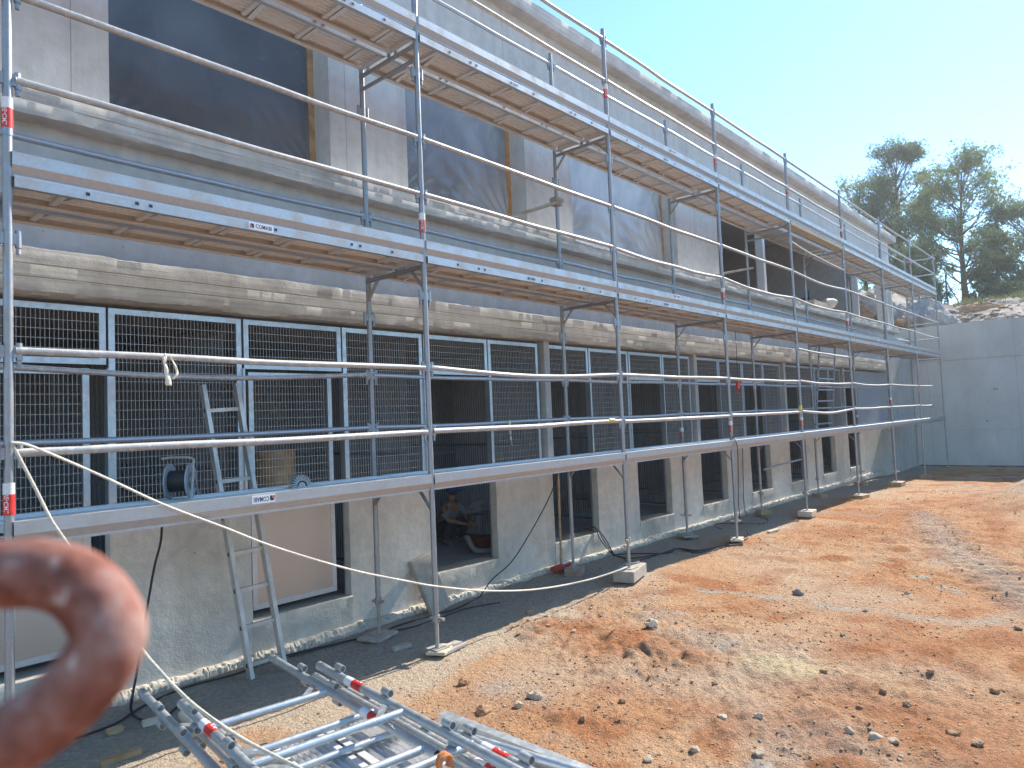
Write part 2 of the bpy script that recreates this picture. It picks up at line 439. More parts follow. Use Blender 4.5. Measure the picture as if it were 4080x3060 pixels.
def text_data(s_, size=0.06):
    cu = bpy.data.curves.new('txt', 'FONT'); cu.body = s_; cu.size = size; cu.align_x = 'CENTER'; cu.align_y = 'CENTER'; cu.resolution_u = 2
    try: cu.offset = size * 0.02
    except Exception: pass
    o = bpy.data.objects.new('txt', cu); COL.objects.link(o)
    dg = bpy.context.evaluated_depsgraph_get(); dg.update()
    me = bpy.data.meshes.new_from_object(o.evaluated_get(dg))
    vs = [tuple(v.co) for v in me.vertices]; fs = [tuple(p_.vertices) for p_ in me.polygons]
    bpy.data.objects.remove(o); bpy.data.curves.remove(cu); bpy.data.meshes.remove(me)
    return vs, fs

# ------------------------------------------------------------------ ground
def seg_dist(X, Y, pts):
    d = np.full(X.shape, 1e9)
    for (ax, ay), (bx, by) in zip(pts[:-1], pts[1:]):
        vx, vy = bx - ax, by - ay; L = vx * vx + vy * vy
        t = np.clip(((X - ax) * vx + (Y - ay) * vy) / L, 0, 1)
        d = np.minimum(d, np.hypot(X - ax - t * vx, Y - ay - t * vy))
    return d
STREAK = [(6.1, -0.9), (6.16, -1.27), (6.19, -1.74), (6.12, -2.2), (6.23, -2.6), (6.16, -2.93), (6.18, -3.27), (6.4, -3.48), (6.7, -3.7), (7.2, -4.3)]
TRACK = [(13.0, -1.6), (10.0, -2.5), (8.7, -3.1), (7.4, -3.6), (5.5, -4.6)]
def ground_z(X, Y):
    X = np.asarray(X, float); Y = np.asarray(Y, float)
    near = np.exp(-((X - 1) ** 2 + (Y + 3) ** 2) / 260.0)
    z = 0.020 * fbm(X * 0.35, Y * 0.35, 3, 3)
    sun_side = np.clip((0.3 - Y) / 0.8, 0, 1)
    rough = np.clip(0.5 + 0.9 * fbm(X * 0.5 + 9, Y * 0.5, 21, 3), 0.15, 1.3)
    z += sun_side * rough * (0.024 * fbm(X * 2.1, Y * 2.1, 5, 3) + 0.020 * np.abs(fbm(X * 6.5, Y * 6.5, 8, 3)) + 0.011 * fbm(X * 19, Y * 19, 11, 3))
    z += (1 - sun_side) * (0.008 * fbm(X * 5, Y * 5, 8, 3) + 0.005 * fbm(X * 19, Y * 19, 11, 2))
    dt = seg_dist(X, Y, TRACK)
    z += np.where(dt < 0.45, 0.022 * np.sin(X * 24 + 6 * Y + 2 * fbm(X * 2, Y * 2, 6, 2)), 0) * np.clip((0.45 - dt) / 0.15, 0, 1)
    # clods pushed up where the soil was scraped
    for cx, cy, r, hh in ((4.3, -0.5, 0.55, 0.022), (4.0, -1.7, 0.5, 0.03), (3.95, -1.1, 0.4, 0.02), (3.0, -2.7, 0.5, 0.028), (4.9, -3.4, 0.8, 0.03), (5.3, -0.2, 0.5, 0.02), (3.4, -3.4, .5, .026), (2.7, -1.6, .4, .03)):
        g = np.exp(-((X - cx) ** 2 + (Y - cy) ** 2) / (r * r))
        z += g * hh * (0.4 + 1.3 * np.abs(fbm(X * 5, Y * 5, 31, 4)))
    z += 0.75 * np.exp(-((X - 16.6) ** 2 / 4.0 + (Y + 3.7) ** 2 / 1.0)) * (1 + 0.25 * fbm(X * 2, Y * 2, 77, 3))
    z -= 0.16 * np.clip((X - 15) / 8.0, 0, 1)
    z += 0.03 * np.clip(1 - X / 6, 0, 1)
    z = np.where(Y > 1.0, np.minimum(z, 0.02), z)
    return z * np.clip(1.5 - np.hypot(X, Y) / 120, 0, 1)
def gz(x, y): return float(ground_z(np.array([x]), np.array([y]))[0])

def soil_color(X, Y):
    def c(*a): return np.array(a)
    red, orange, tan_ = c(0.39, 0.17, 0.078), c(0.475, 0.245, 0.12), c(0.52, 0.32, 0.185)
    beige, grey, green, pale = c(0.51, 0.40, 0.29), c(0.38, 0.325, 0.27), c(0.42, 0.385, 0.315), c(0.55, 0.42, 0.26)
    n = fbm(X * 0.8, Y * 0.8, 41, 5); n2 = fbm(X * 3.1, Y * 3.1, 57, 5); n3 = fbm(X * 0.45 + 3, Y * 0.45, 63, 3)
    def mixc(a, b_, t): t = np.clip(t, 0, 1)[:, None]; return a * (1 - t) + b_ * t
    colr = np.tile(orange, (len(X), 1))
    colr = mixc(colr, np.tile(tan_, (len(X), 1)), 0.5 + 0.9 * n)
    colr = mixc(colr, np.tile(red, (len(X), 1)), (n2 - 0.02) * 1.7)
    colr = mixc(colr, np.tile(beige, (len(X), 1)), (n3 - 0.35) * 0.8)
    colr = mixc(colr, np.tile(grey, (len(X), 1)), (fbm(X * 1.1 + 30, Y * 1.1, 71, 4) - 0.6) * 1.3)
    # beside the building: grey-beige fines, trodden
    edge = 0.25 * n + 0.08 * n2
    t = (Y + 0.42 - 0.035 * (X - 3) + edge * 1.6 + np.clip((4.5 - X) * 0.12, -0.3, 0.55)) / 0.35
    colr = mixc(colr, np.tile(beige, (len(X), 1)), t * 0.9)
    colr = mixc(colr, np.tile(grey, (len(X), 1)), (Y - 0.12 + edge * 0.3) / 0.4 * 0.75)
    colr = mixc(colr, np.tile(green, (len(X), 1)), (1.1 - seg_dist(X + .10 * n2, Y, STREAK) / (0.15 + 0.10 * n)) * (0.55 + 0.5 * n2))
    colr = mixc(colr, np.tile(grey * 1.1, (len(X), 1)), (1.1 - seg_dist(X, Y, TRACK) / (0.4 + 0.2 * n2)) * 0.55)
    pp = np.hypot((X - 4.22) / 0.20, (Y + 2.42) / 0.34) + 0.5 * n2
    colr = mixc(colr, np.tile(pale, (len(X), 1)), (1.2 - pp) * 1.6)
    gg = np.hypot((X - 3.25) / 0.5, (Y + 2.95) / 0.7) + 0.5 * n2
    colr = mixc(colr, np.tile(grey, (len(X), 1)), (1.1 - gg) * 0.6)
    for cx, cy, r in ((4.3, -0.5, 0.5), (4.05, -1.75, 0.4), (3.95, -1.1, 0.35), (10.5, -0.9, 0.8), (12.5, -1.0, 0.8), (5.1, -2.9, 0.6), (3.6, -3.6, .5)):
        colr = mixc(colr, np.tile(red, (len(X), 1)), (1.1 - np.hypot(X - cx, Y - cy) / r - 0.5 * n2) * 0.8)
    md = np.exp(-((X - 16.6) ** 2 / 4.0 + (Y + 3.6) ** 2 / 1.1))
    colr = mixc(colr, np.tile(beige, (len(X), 1)), md * 2)
    return np.clip(colr, 0.02, 0.9)

def build_ground():
    fine = np.linspace(math.radians(-8), math.radians(88), 620)
    coarse = np.linspace(math.radians(88), math.radians(352), 60)[1:-1]
    th = np.concatenate([fine, coarse]); nth = len(th)
    rr = np.concatenate([[0.0, 0.8], 1.6 * np.exp(np.linspace(0, math.log(34 / 1.6), 560)), [45, 70, 120, 250, 600]]); nr = len(rr)
    R_, T_ = np.meshgrid(rr, th, indexing='ij')
    X = (CAM[0] + R_ * np.cos(T_)).ravel(); Y = (CAM[1] + R_ * np.sin(T_)).ravel()
    Z = ground_z(X, Y)
    me = bpy.data.meshes.new('ground')
    V = np.stack([X, Y, Z], 1)
    i, j = np.meshgrid(np.arange(nr - 1), np.arange(nth), indexing='ij')
    j2 = (j + 1) % nth
    F = np.stack([i * nth + j, (i + 1) * nth + j, (i + 1) * nth + j2, i * nth + j2], -1).reshape(-1, 4)
    me.vertices.add(len(V)); me.vertices.foreach_set('co', V.ravel())
    me.loops.add(F.size); me.loops.foreach_set('vertex_index', F.ravel())
    me.polygons.add(len(F)); me.polygons.foreach_set('loop_start', np.arange(0, F.size, 4)); me.polygons.foreach_set('loop_total', np.full(len(F), 4))
    me.update(calc_edges=True)
    me.polygons.foreach_set('use_smooth', np.ones(len(F), bool))
    ca = me.color_attributes.new('soil', 'FLOAT_COLOR', 'POINT')
    C4 = np.ones((len(V), 4)); C4[:, :3] = soil_color(X, Y)
    ca.data.foreach_set('color', C4.ravel())
    me.materials.append(MATS['soil']); me.validate()
    struct(link('ground', me))
build_ground()

def blob(seed, n=1, jag=0.28, sq=(1, 1, 0.7)):
    """irregular stone on an icosphere-like base"""
    t = (1 + 5 ** .5) / 2
    vs = [(-1, t, 0), (1, t, 0), (-1, -t, 0), (1, -t, 0), (0, -1, t), (0, 1, t), (0, -1, -t), (0, 1, -t), (t, 0, -1), (t, 0, 1), (-t, 0, -1), (-t, 0, 1)]
    fs = [(0, 11, 5), (0, 5, 1), (0, 1, 7), (0, 7, 10), (0, 10, 11), (1, 5, 9), (5, 11, 4), (11, 10, 2), (10, 7, 6), (7, 1, 8), (3, 9, 4), (3, 4, 2), (3, 2, 6), (3, 6, 8), (3, 8, 9), (4, 9, 5), (2, 4, 11), (6, 2, 10), (8, 6, 7), (9, 8, 1)]
    vs = [Vector(v).normalized() for v in vs]
    for _ in range(n):
        cache = {}; nf = []
        def mid(a, b_):
            k = (min(a, b_), max(a, b_))
            if k not in cache: cache[k] = len(vs); vs.append(((vs[a] + vs[b_]) / 2).normalized())
            return cache[k]
        for a, b_, c in fs:
            x, y, z = mid(a, b_), mid(b_, c), mid(c, a)
            nf += [(a, x, z), (b_, y, x), (c, z, y), (x, y, z)]
        fs = nf
    A = np.array(vs)
    d = 1 + jag * fbm(A[:, 0] * 1.3 + seed, A[:, 1] * 1.3, seed, 3, A[:, 2] * 1.3)
    r_ = random.Random(seed)
    for _ in range(5):                                   # knocked-off facets
        nn = Vector((r_.gauss(0, 1), r_.gauss(0, 1), r_.gauss(0, 1))).normalized(); lim = r_.uniform(0.62, 0.9)
        dp = A @ np.array(nn) * d
        d = np.where(dp > lim, d * lim / np.maximum(dp, 1e-6), d)
    A = A * d[:, None] * np.array(sq)
    return [tuple(v) for v in A], fs

# loose gravel: far too many to count
def gravel():
    protos = [blob(100 + k, 0, 0.4, (1, 0.8, 0.6)) for k in range(8)]
    r_ = random.Random(3); V = []; Fc = []; mi = []
    def put(x, y, s_, m):
        vs, fs = protos[r_.randrange(8)]; o = len(V); a = r_.uniform(0, 6.28); ca, sa = math.cos(a), math.sin(a)
        z = Z
        for vx, vy, vz in vs: V.append((x + s_ * (vx * ca - vy * sa), y + s_ * (vx * sa + vy * ca), z + s_ * (vz * .8 + 0.12)))
        for f in fs: Fc.append(tuple(q + o for q in f)); mi.append(m)
    pts = []
    while len(pts) < 14000:
        ang = math.radians(r_.uniform(-4, 78)); d = 2.2 * math.exp(r_.uniform(0, 1.0) ** 1.25 * math.log(9.0))
        x = CAM[0] + d * math.cos(ang); y = CAM[1] + d * math.sin(ang)
        if y > 1.1 or x > 25: continue
        pts.append((x, y, d))
    P = np.array(pts); Zs = ground_z(P[:, 0], P[:, 1])
    dens = fbm(P[:, 0] * 1.2, P[:, 1] * 1.2, 88, 3)
    for k, (x, y, d) in enumerate(pts):
        if dens[k] < 0.05 + r_.uniform(-0.5, 0.35): continue
        Z = Zs[k]; s_ = min(0.035, abs(r_.gauss(0, 0.005)) + 0.004 + 0.0006 * d)
        m = r_.choices((0, 1, 2, 3), (0.25, 0.16, 0.04, 0.55))[0] if y < 0.1 else r_.choices((0, 1, 2, 3), (0.2, 0.3, 0.5, 0))[0]
        put(x, y, s_, m)
    me = bpy.data.meshes.new('gravel'); me.from_pydata(V, [], Fc)
    for m in ('stone_tan', 'stone_pale', 'stone_grey', 'soil_crumb'): me.materials.append(MATS[m])
    me.polygons.foreach_set('material_index', mi); me.update()
    tag(link('gravel', me), 'loose gravel and soil crumbs scattered over the site ground', 'gravel', kind='stuff')
gravel()

# single stones one can point at: (ov px, ov py, half size m, material, label)
STONES = [
    (1045, 1537, 0.062, 'stone_tan', 'rust brown angular stone lying on soil beside the stacked frames'),
    (1725, 1285, 0.060, 'stone_grey', 'round grey stone standing alone behind the pale soil streak'),
    (1408, 1355, 0.070, 'stone_pale', 'flat white stone on churned dark red soil'),
    (1120, 1527, 0.036, 'stone_pale', 'small white and grey stone next to the rust brown one'),
    (1153, 1507, 0.055, 'stone_pale', 'cream broken stone half sunk in red soil'),
    (1002, 1472, 0.048, 'stone_tan', 'brown wedge shaped stone near shadow edge'),
    (1143, 1322, 0.042, 'stone_tan', 'orange brown stone on the edge of the scaffold shadow'),
    (1345, 1520, 0.045, 'stone_tan', None), (1260, 1560, 0.04, 'stone_tan', None), (1185, 1352, 0.045, 'stone_tan', None),
    (1560, 1560, 0.05, 'stone_pale', None), (1640, 1560, 0.045, 'stone_pale', None), (1640, 1640, 0.05, 'stone_pale', None),
    (1835, 1600, 0.05, 'stone_pale', None), (1890, 1605, 0.055, 'stone_pale', None), (1930, 1612, 0.05, 'stone_pale', None),
    (2058, 1590, 0.05, 'stone_tan', None), (2110, 1612, 0.06, 'stone_tan', None), (1960, 1530, 0.045, 'stone_tan', None),
    (2200, 1360, 0.05, 'stone_tan', None), (2120, 1225, 0.06, 'stone_tan', None), (1960, 1285, 0.045, 'stone_pale', None),
    (1910, 1505, 0.045, 'stone_tan', None), (1780, 1462, 0.045, 'stone_tan', None), (1545, 1478, 0.04, 'stone_tan', None),
    (1400, 1640, 0.045, 'stone_pale', None), (1500, 1625, 0.05, 'stone_pale', None), (1820, 1375, 0.035, 'stone_grey', None),
    (1120, 1370, 0.035, 'stone_tan', None), (1240, 1365, 0.04, 'stone_pale', None), (1325, 1360, 0.04, 'stone_tan', None),
    (1870, 1320, 0.035, 'stone_pale', None), (2010, 1470, 0.045, 'stone_tan', None), (2150, 1500, 0.05, 'stone_tan', None),
    (1700, 1345, 0.03, 'stone_grey', None), (1585, 1395, 0.03, 'stone_tan', None), (1460, 1345, 0.03, 'stone_grey', None)]
NM = {'stone_tan': ('small tan stone lying loose on the red soil', 'tan stones on the soil'),
      'stone_pale': ('small pale stone lying loose on the red soil', 'pale stones on the soil'),
      'stone_grey': ('small grey stone lying loose on the red soil', 'grey stones on the soil')}
for k, (ox, oy, hs, m, lb) in enumerate(STONES):
    hs *= 1.0 if lb else 0.66
    p_ = gnd(ox, oy, 0.02); vs, fs = blob(300 + k, 2, 0.35, (1, 0.85, 0.62))
    me = MB().add([(x * hs, y * hs, z * hs) for x, y, z in vs], fs).mesh('stone', m)
    o = link('stone', me, None, (p_.x, p_.y, gz(p_.x, p_.y) + hs * 0.32), (0.2 * math.sin(k), 0.2 * math.cos(k * 2.1), k * 1.3))
    tag(o, lb or NM[m][0], 'stone', None if lb else NM[m][1])
# ------------------------------------------------------------------ the building
BLD = thing('concrete_building', (11.0, 1.3, 0.0), 'long unfinished two storey concrete building behind the scaffolding', 'building')
X0, X1 = -2.6, 24.15
YW = 1.22
def B(name, mat, fn, parent=None, smooth=None):
    m = MB(); fn(m); return m.build(name, mat, parent or BLD, smooth)
def rough_strip(name, mat, x0, x1, prof, step=0.035, seed=1, fq=1.0, fine=0.12):
    """prof: list of (y, z, jitter_y, jitter_z) swept along x with ragged edges"""
    n = max(2, int((x1 - x0) / step)); xs = np.linspace(x0, x1, n + 1); k = len(prof); V = np.zeros((n + 1, k, 3))
    for q, (y, z, jy, jz) in enumerate(prof):
        V[:, q, 0] = xs
        V[:, q, 1] = y + jy * fbm(xs * 4.0 * fq, xs * 0 + q * 3.7, seed + q * 5, 2 if fine < .3 else 4) + jy * fine * fbm(xs * 21 * fq, xs * 0 + q, seed + q, 2)
        V[:, q, 2] = z + jz * fbm(xs * 3.0 * fq, xs * 0 + q * 1.7, seed + 50 + q * 5, 4) + jz * 0.4 * fbm(xs * 24, xs * 0 + q, seed + 9 + q, 2)
    V = V.reshape(-1, 3); fs = []
    for i in range(n):
        for q in range(k - 1):
            a = i * k + q; fs.append((a, a + k, a + k + 1, a + 1))
    fs.append(tuple(range(k - 1, -1, -1))); fs.append(tuple(n * k + q for q in range(k)))
    return MB().add(V.tolist(), [f[::-1] for f in fs]).build(name, mat, BLD, 35)

# lower storey: parapet piers between the low door openings
DW = 1.0; PITCH = 2.07; D0 = 1.985
doors = [(-0.10, 0.885)] + [(D0 + PITCH * k, D0 + PITCH * k + DW) for k in range(9)]
YL = 1.18; PT = 1.36
edges = [X0] + [v for d in doors for v in d] + [26.2]
for k in range(0, len(edges), 2):
    a, c = edges[k], edges[k + 1]
    if k == len(edges) - 2:
        B('pier', 'concrete_lower', lambda m: m.box((a, YL, -0.4), (22.9, YL + 0.1, PT)))
    else:
        rough_strip('pier', 'concrete_lower', a, c, [(YL + 0.10, PT, 0, 0), (YL, PT, 0.002, 0), (YL, PT - .25, 0.004, 0.0), (YL, 0.95, 0.004, 0.0), (YL, .7, 0.005, 0), (YL, .45, 0.005, 0), (YL, .22, 0.006, 0), (YL - .004, .08, 0.006, 0), (YL - .008, -0.35, 0.006, 0), (YL + .10, -0.35, 0, 0)], 0.05, 11 + k)
for k, (a, c) in enumerate(doors):
    rough_strip('door_sill', 'concrete_sill' , a - 0.01, c + 0.012, [(YL + .24, .335, 0, 0), (YL - .006, .338, 0.006, 0.003), (YL - .012, .325, .006, .004), (YL - .006, .2, .005, 0), (YL - .004, -.3, .004, 0), (YL + .24, -.3, 0, 0)], 0.03, 200 + k)
for k in range(0, len(edges), 2):
    a, c = edges[k], edges[k + 1]
rough_strip('footing', 'concrete_sill', X0, 21.6, [(YL + .02, .075, 0, 0.012), (YL - .03, .07, 0.012, 0.014), (YL - .055, .055, .018, .016), (YL - .075, .035, .018, .014), (YL - .10, -.05, .014, 0), (YL + .02, -.05, 0, 0)], 0.009, 400, 3.5, .8)
# interior of the lower storey
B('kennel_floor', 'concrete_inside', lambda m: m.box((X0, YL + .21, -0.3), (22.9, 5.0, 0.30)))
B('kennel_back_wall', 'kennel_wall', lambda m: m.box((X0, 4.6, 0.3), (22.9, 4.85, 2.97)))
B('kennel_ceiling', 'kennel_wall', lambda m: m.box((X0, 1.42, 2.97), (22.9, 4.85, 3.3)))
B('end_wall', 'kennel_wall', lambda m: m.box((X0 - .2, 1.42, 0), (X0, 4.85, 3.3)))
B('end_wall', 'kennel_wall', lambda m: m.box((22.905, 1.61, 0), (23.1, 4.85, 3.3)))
# pillars every second module
for xp in (6.145, 10.285, 14.43, 18.57):
    B('pillar', 'concrete_mid', lambda m: m.box((xp - .055, YL + .02, PT - .05), (xp + .055, YL + .2, 2.99)))
# plain sheet at the far end and wall running into the corner
B('sheet_panel', 'sheet_grey', lambda m: m.box((19.82, 1.245, 1.05), (22.9, 1.275, 2.92)))
B('end_pier', 'concrete_mid', lambda m: m.box((22.9, YL + .005, -0.5), (25.78, 1.6, 4.17)))
# beam above the mesh (board marked), wall strip, ledge
yb = 1.105
rough_strip('band_beam', 'concrete_band', X0, 22.4, [(1.45, 3.285, 0, 0), (yb + .006, 3.28, .004, .008), (yb, 3.268, .0015, .005), (yb - .0015, 3.168, .001, 0), (yb + .005, 3.163, .002, .003), (yb - .002, 3.157, .001, .002), (yb - .004, 3.078, .001, .002), (yb + .003, 3.073, .002, .003), (yb - .0045, 3.067, .001, .002), (yb - .006, 3.0, .0015, .003), (yb, 2.978, .006, .011), (yb + .03, 2.958, .008, .008), (1.45, 2.958, 0, 0)], 0.022, 500)
B('wall_strip', 'concrete_mid', lambda m: m.box((X0, YW, 3.27), (X1 + .3, YW + .26, 4.215)))
yl = 1.075
rough_strip('ledge', 'concrete_ledge', X0, 24.2, [(1.5, 4.405, 0, 0), (yl + .01, 4.40, .005, .006), (yl + .001, 4.388, .003, .004), (yl, 4.31, .0025, 0), (yl + .004, 4.305, .002, .002), (yl - .001, 4.299, .0025, 0), (yl - .001, 4.235, .003, 0), (yl + .003, 4.216, .005, .006), (yl + .03, 4.205, .008, .004), (1.5, 4.205, 0, 0)], 0.025, 600)
# upper storey walls
UZ0, UZH, UZ1 = 4.40, 6.45, 7.222
wins = [(0.93, 2.92), (3.90, 5.893), (6.885, 9.90)]
BAY = (11.51, 20.42); PORCH = (20.55, 23.9)
ups = [(X0, wins[0][0]), (wins[0][1], wins[1][0]), (wins[1][1], wins[2][0]), (wins[2][1], BAY[0])]
for a, c in ups:
    B('upper_pier', 'concrete_upper', lambda m: m.box((a, YW, UZ0), (c, YW + .30, UZH)))
B('upper_beam', 'concrete_upper', lambda m: m.box((X0, YW, UZH), (X1, YW + .30, UZ1)))
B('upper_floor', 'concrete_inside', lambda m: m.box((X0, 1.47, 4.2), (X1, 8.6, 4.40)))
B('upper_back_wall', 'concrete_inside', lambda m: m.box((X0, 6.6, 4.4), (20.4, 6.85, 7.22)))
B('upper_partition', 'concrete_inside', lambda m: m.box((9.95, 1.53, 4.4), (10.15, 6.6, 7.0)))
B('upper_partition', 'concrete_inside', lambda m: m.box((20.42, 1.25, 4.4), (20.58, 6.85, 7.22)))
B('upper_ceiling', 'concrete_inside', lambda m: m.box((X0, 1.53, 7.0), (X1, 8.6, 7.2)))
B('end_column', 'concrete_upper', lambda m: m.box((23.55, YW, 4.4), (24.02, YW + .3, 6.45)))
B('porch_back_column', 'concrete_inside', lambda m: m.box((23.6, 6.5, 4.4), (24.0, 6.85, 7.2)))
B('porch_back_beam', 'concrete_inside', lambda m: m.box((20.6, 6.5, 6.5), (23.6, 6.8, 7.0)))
# white jamb boards in the open bay
for xa in (13.62, 20.33, 24.03):
    B('jamb_board', 'timber_white', lambda m: m.box((xa, YW - .02, 4.4), (xa + .12, YW + .14, 6.44)))
# dark service hatch on the back wall of the bay
B('wall_hatch', 'kennel_wall', lambda m: m.box((17.3, 6.56, 5.0), (17.75, 6.597, 5.55)))
# roof slab with ragged edge
rough_strip('roof_slab', 'concrete_roof', X0, 24.5, [(8.8, 7.44, 0, 0), (1.06, 7.43, .004, .004), (1.05, 7.418, .004, .004), (1.054, 7.33, .003, 0), (1.052, 7.245, .004, .0), (1.058, 7.225, .004, .003), (1.10, 7.222, .003, .001), (8.8, 7.222, 0, 0)], 0.05, 700)
# windows closed off with polythene
for k, (a, c) in enumerate(wins):
    yi = YW + .26
    f = MB()
    fw = 0.07
    wd = 'timber_orange' if k == 1 else 'timber'
    f.mat(wd)
    f.box((a + .001, yi, UZ0), (a + fw, yi + .05, UZH)); f.box((c - fw, yi, UZ0), (c - .001, yi + .05, UZH)); f.box((a + fw, yi, UZH - fw), (c - fw, yi + .05, UZH))
    wn = f.build('window', None, BLD)
    nx, nz = 130, 110; xs = np.linspace(a + .002, c - .075, nx); zs = np.linspace(UZ0 + .004, UZH - .002, nz)
    XX, ZZ = np.meshgrid(xs, zs, indexing='ij'); U = (XX - a) / (c - a); Vv = (ZZ - UZ0) / (UZH - UZ0)
    ed = np.minimum(np.minimum(U, 1 - U), np.minimum(Vv, 1 - Vv))
    amp = np.clip(1.2 - ed * 5, 0.12, 1)
    yy = yi - .012 + (.006, .012, .016)[k] * amp * fbm(XX * 2.2 + ZZ * 1.5 + 5 * k, ZZ * 3 - XX, 810 + k, 3) + .05 * np.sin(np.pi * U) * np.sin(np.pi * Vv)
    for cx_, cz_, kk in ((c, UZ0, 1.0), (a, UZ0, .5), (c, UZH, .6)):                 # pleats pulled to the fixings
        th_ = np.arctan2(ZZ - cz_, XX - cx_); rd_ = np.hypot(ZZ - cz_, XX - cx_)
        yy = yy + kk * (.15, .8, 1.1)[k] * .028 * np.sin(th_ * 26 + 3 * fbm(XX * 1.5, ZZ * 1.5, 5, 2)) * np.exp(-rd_ / .7) * np.clip(rd_ / .25, 0, 1)
    Vs = np.stack([XX, yy, ZZ], -1).reshape(-1, 3).tolist()
    fs = [(i * nz + j, (i + 1) * nz + j, (i + 1) * nz + j + 1, i * nz + j + 1) for i in range(nx - 1) for j in range(nz - 1)]
    MB().add(Vs, fs).build('plastic_sheet', 'plastic_film_' + 'abc'[k], wn, 60)
    # batten line showing through
    MB().box((a + .05, yi + .055, 4.86), (c - .05, yi + .075, 4.885)).build('batten', 'galv_tube', wn)
# loose polythene folded over the ledge below the first and third window
for k, (xa, xb) in enumerate(((1.0, 3.0), (6.7, 9.4))):
    n = 60; V = []
    for i in range(n + 1):
        x = xa + (xb - xa) * i / n; wv = 0.004 * math.sin(i * 1.7) + 0.006 * math.sin(i * .31 + k)
        for y, z in ((1.3, 4.415), (1.1, 4.425 + abs(wv)), (1.055 + wv * .3, 4.41 + wv * .5), (1.052, 4.385 + wv - .04 * k)): V.append((x, y, z))
    fs = [(i * 4 + q, i * 4 + q + 1, i * 4 + q + 5, i * 4 + q + 4) for i in range(n) for q in range(3)]
    o = MB().add(V, fs).build('plastic_sheet', 'plastic_film_white', None, 60)
    tag(o, ('white polythene strip folded over the ledge under the widest window opening at the wall start', 'white polythene flap hanging over the ledge under the wrinkled sheeted window')[k], 'plastic sheet')

# mesh panels and doors
def wire_mesh(a, c, z0, z1, y):
    m = MB(); n = max(3, int(round((c - a) / 0.029))); nz = max(2, int(round((z1 - z0) / 0.074)))
    for i in range(1, n):
        x = a + (c - a) * i / n; m.bar((x, y, z0), (x, y, z1), 0.0024, 0.005, (0, 1, 0))
    for j in range(1, nz):
        z = z0 + (z1 - z0) * j / nz; m.bar((a, y - .004, z), (c, y - .004, z), 0.003, 0.003)
    return m
def frame_mesh(a, c, z0, z1, y, w_=0.045, t=0.04, sub=()):
    m = MB(); m.box((a, y, z0), (a + w_, y + t, z1)); m.box((c - w_, y, z0), (c, y + t, z1))
    m.box((a + w_, y, z1 - w_), (c - w_, y + t, z1)); m.box((a + w_, y, z0), (c - w_, y + t, z0 + w_))
    for z in sub: m.box((a + w_, y, z - w_ / 2), (c - w_, y + t, z + w_ / 2))
    return m
YM = 1.255; ZT = 2.925; ZTR = 2.49
def mpanel(name, a, c, z0, z1, y=YM, lower_sheet=None, label=None):
    fm = frame_mesh(a, c, z0, z1, y, sub=() if lower_sheet is None else (lower_sheet,)).build(name, 'galv_frame', BLD)
    wire_mesh(a + .046, c - .046, (z0 if lower_sheet is None else lower_sheet) + .046, z1 - .046, y + .02).build('wire_mesh', 'galv_wire', fm)
    if lower_sheet is not None:
        MB().box((a + .045, y + .004, z0 + .045), (c - .045, y + .012, lower_sheet - .02)).build('door_sheet', 'sheet_steel', fm)
    return fm
for k, (a, c) in enumerate(doors):
    mpanel('transom_panel', a + .01, c + .012, ZTR, ZT)                       # above every door
    x1 = (doors[k + 1][0] if k + 1 < len(doors) else 19.80)
    pil = 0.12 if k in (3, 5, 7, 9) else 0.0
    p0, p1 = c + .03, x1 - .012 - (pil if k + 1 in (3, 5, 7, 9) else 0)
    if k + 1 in (3, 5, 7, 9): p1 = x1 - .105
    mpanel('mesh_panel', p0, p1, PT + .005, ZT)
    m = MB(); m.box((a - .012, YM - .02, .34), (a + .008, YM + .06, ZTR)); m.box((c + .013, YM - .02, .34), (c + .029, YM + .06, PT + 1.1))
    m.build('door_jamb', 'galv_frame', BLD)
mpanel('mesh_panel', -2.4, -.14, PT + .005, ZT)
# doors still hung: one at the start, the next with its steel sheet; others stand open
mpanel('mesh_door', doors[0][0] + .03, doors[0][1] - .10, .40, ZTR - .03, YM + .012, 1.28)
mpanel('mesh_door', doors[1][0] + .045, doors[1][1] - .11, .40, ZTR - .03, YM - .0, 1.28)
# bar partitions between the pens
def bars(p, q, z0, z1, step=0.045):
    m = MB(); p = Vector(p); q = Vector(q); n = int((q - p).length / step)
    for i in range(n + 1):
        c = p.lerp(q, i / n); m.bar((c.x, c.y, z0), (c.x, c.y, z1), .012, .012, (1, 0, 0))
    for z in (z0, (z0 + z1) / 2, z1): m.bar((p.x, p.y, z), (q.x, q.y, z), .03, .03)
    return m
for k, (a, c) in enumerate(doors):
    bars((a - .06, 1.5, 0), (a - .06, 3.9, 0), .35, 2.9).build('bar_partition', 'bar_dark', BLD)
    bars((c + .1, 2.9, 0), (doors[k + 1][0] - .1 if k + 1 < len(doors) else 19.6, 2.9, 0), .35, 2.7, .04).build('bar_partition', 'bar_dark', BLD)
# rolled ochre matting seen behind the second door
MB().tube([(2.55, 1.75, .35), (2.55, 1.75, 1.75)], 0.19, 16).build('matting_roll', 'timber', None, 40)
tag(bpy.data.objects['matting_roll'], 'ochre matting roll standing inside behind the closed mesh door', 'roll')

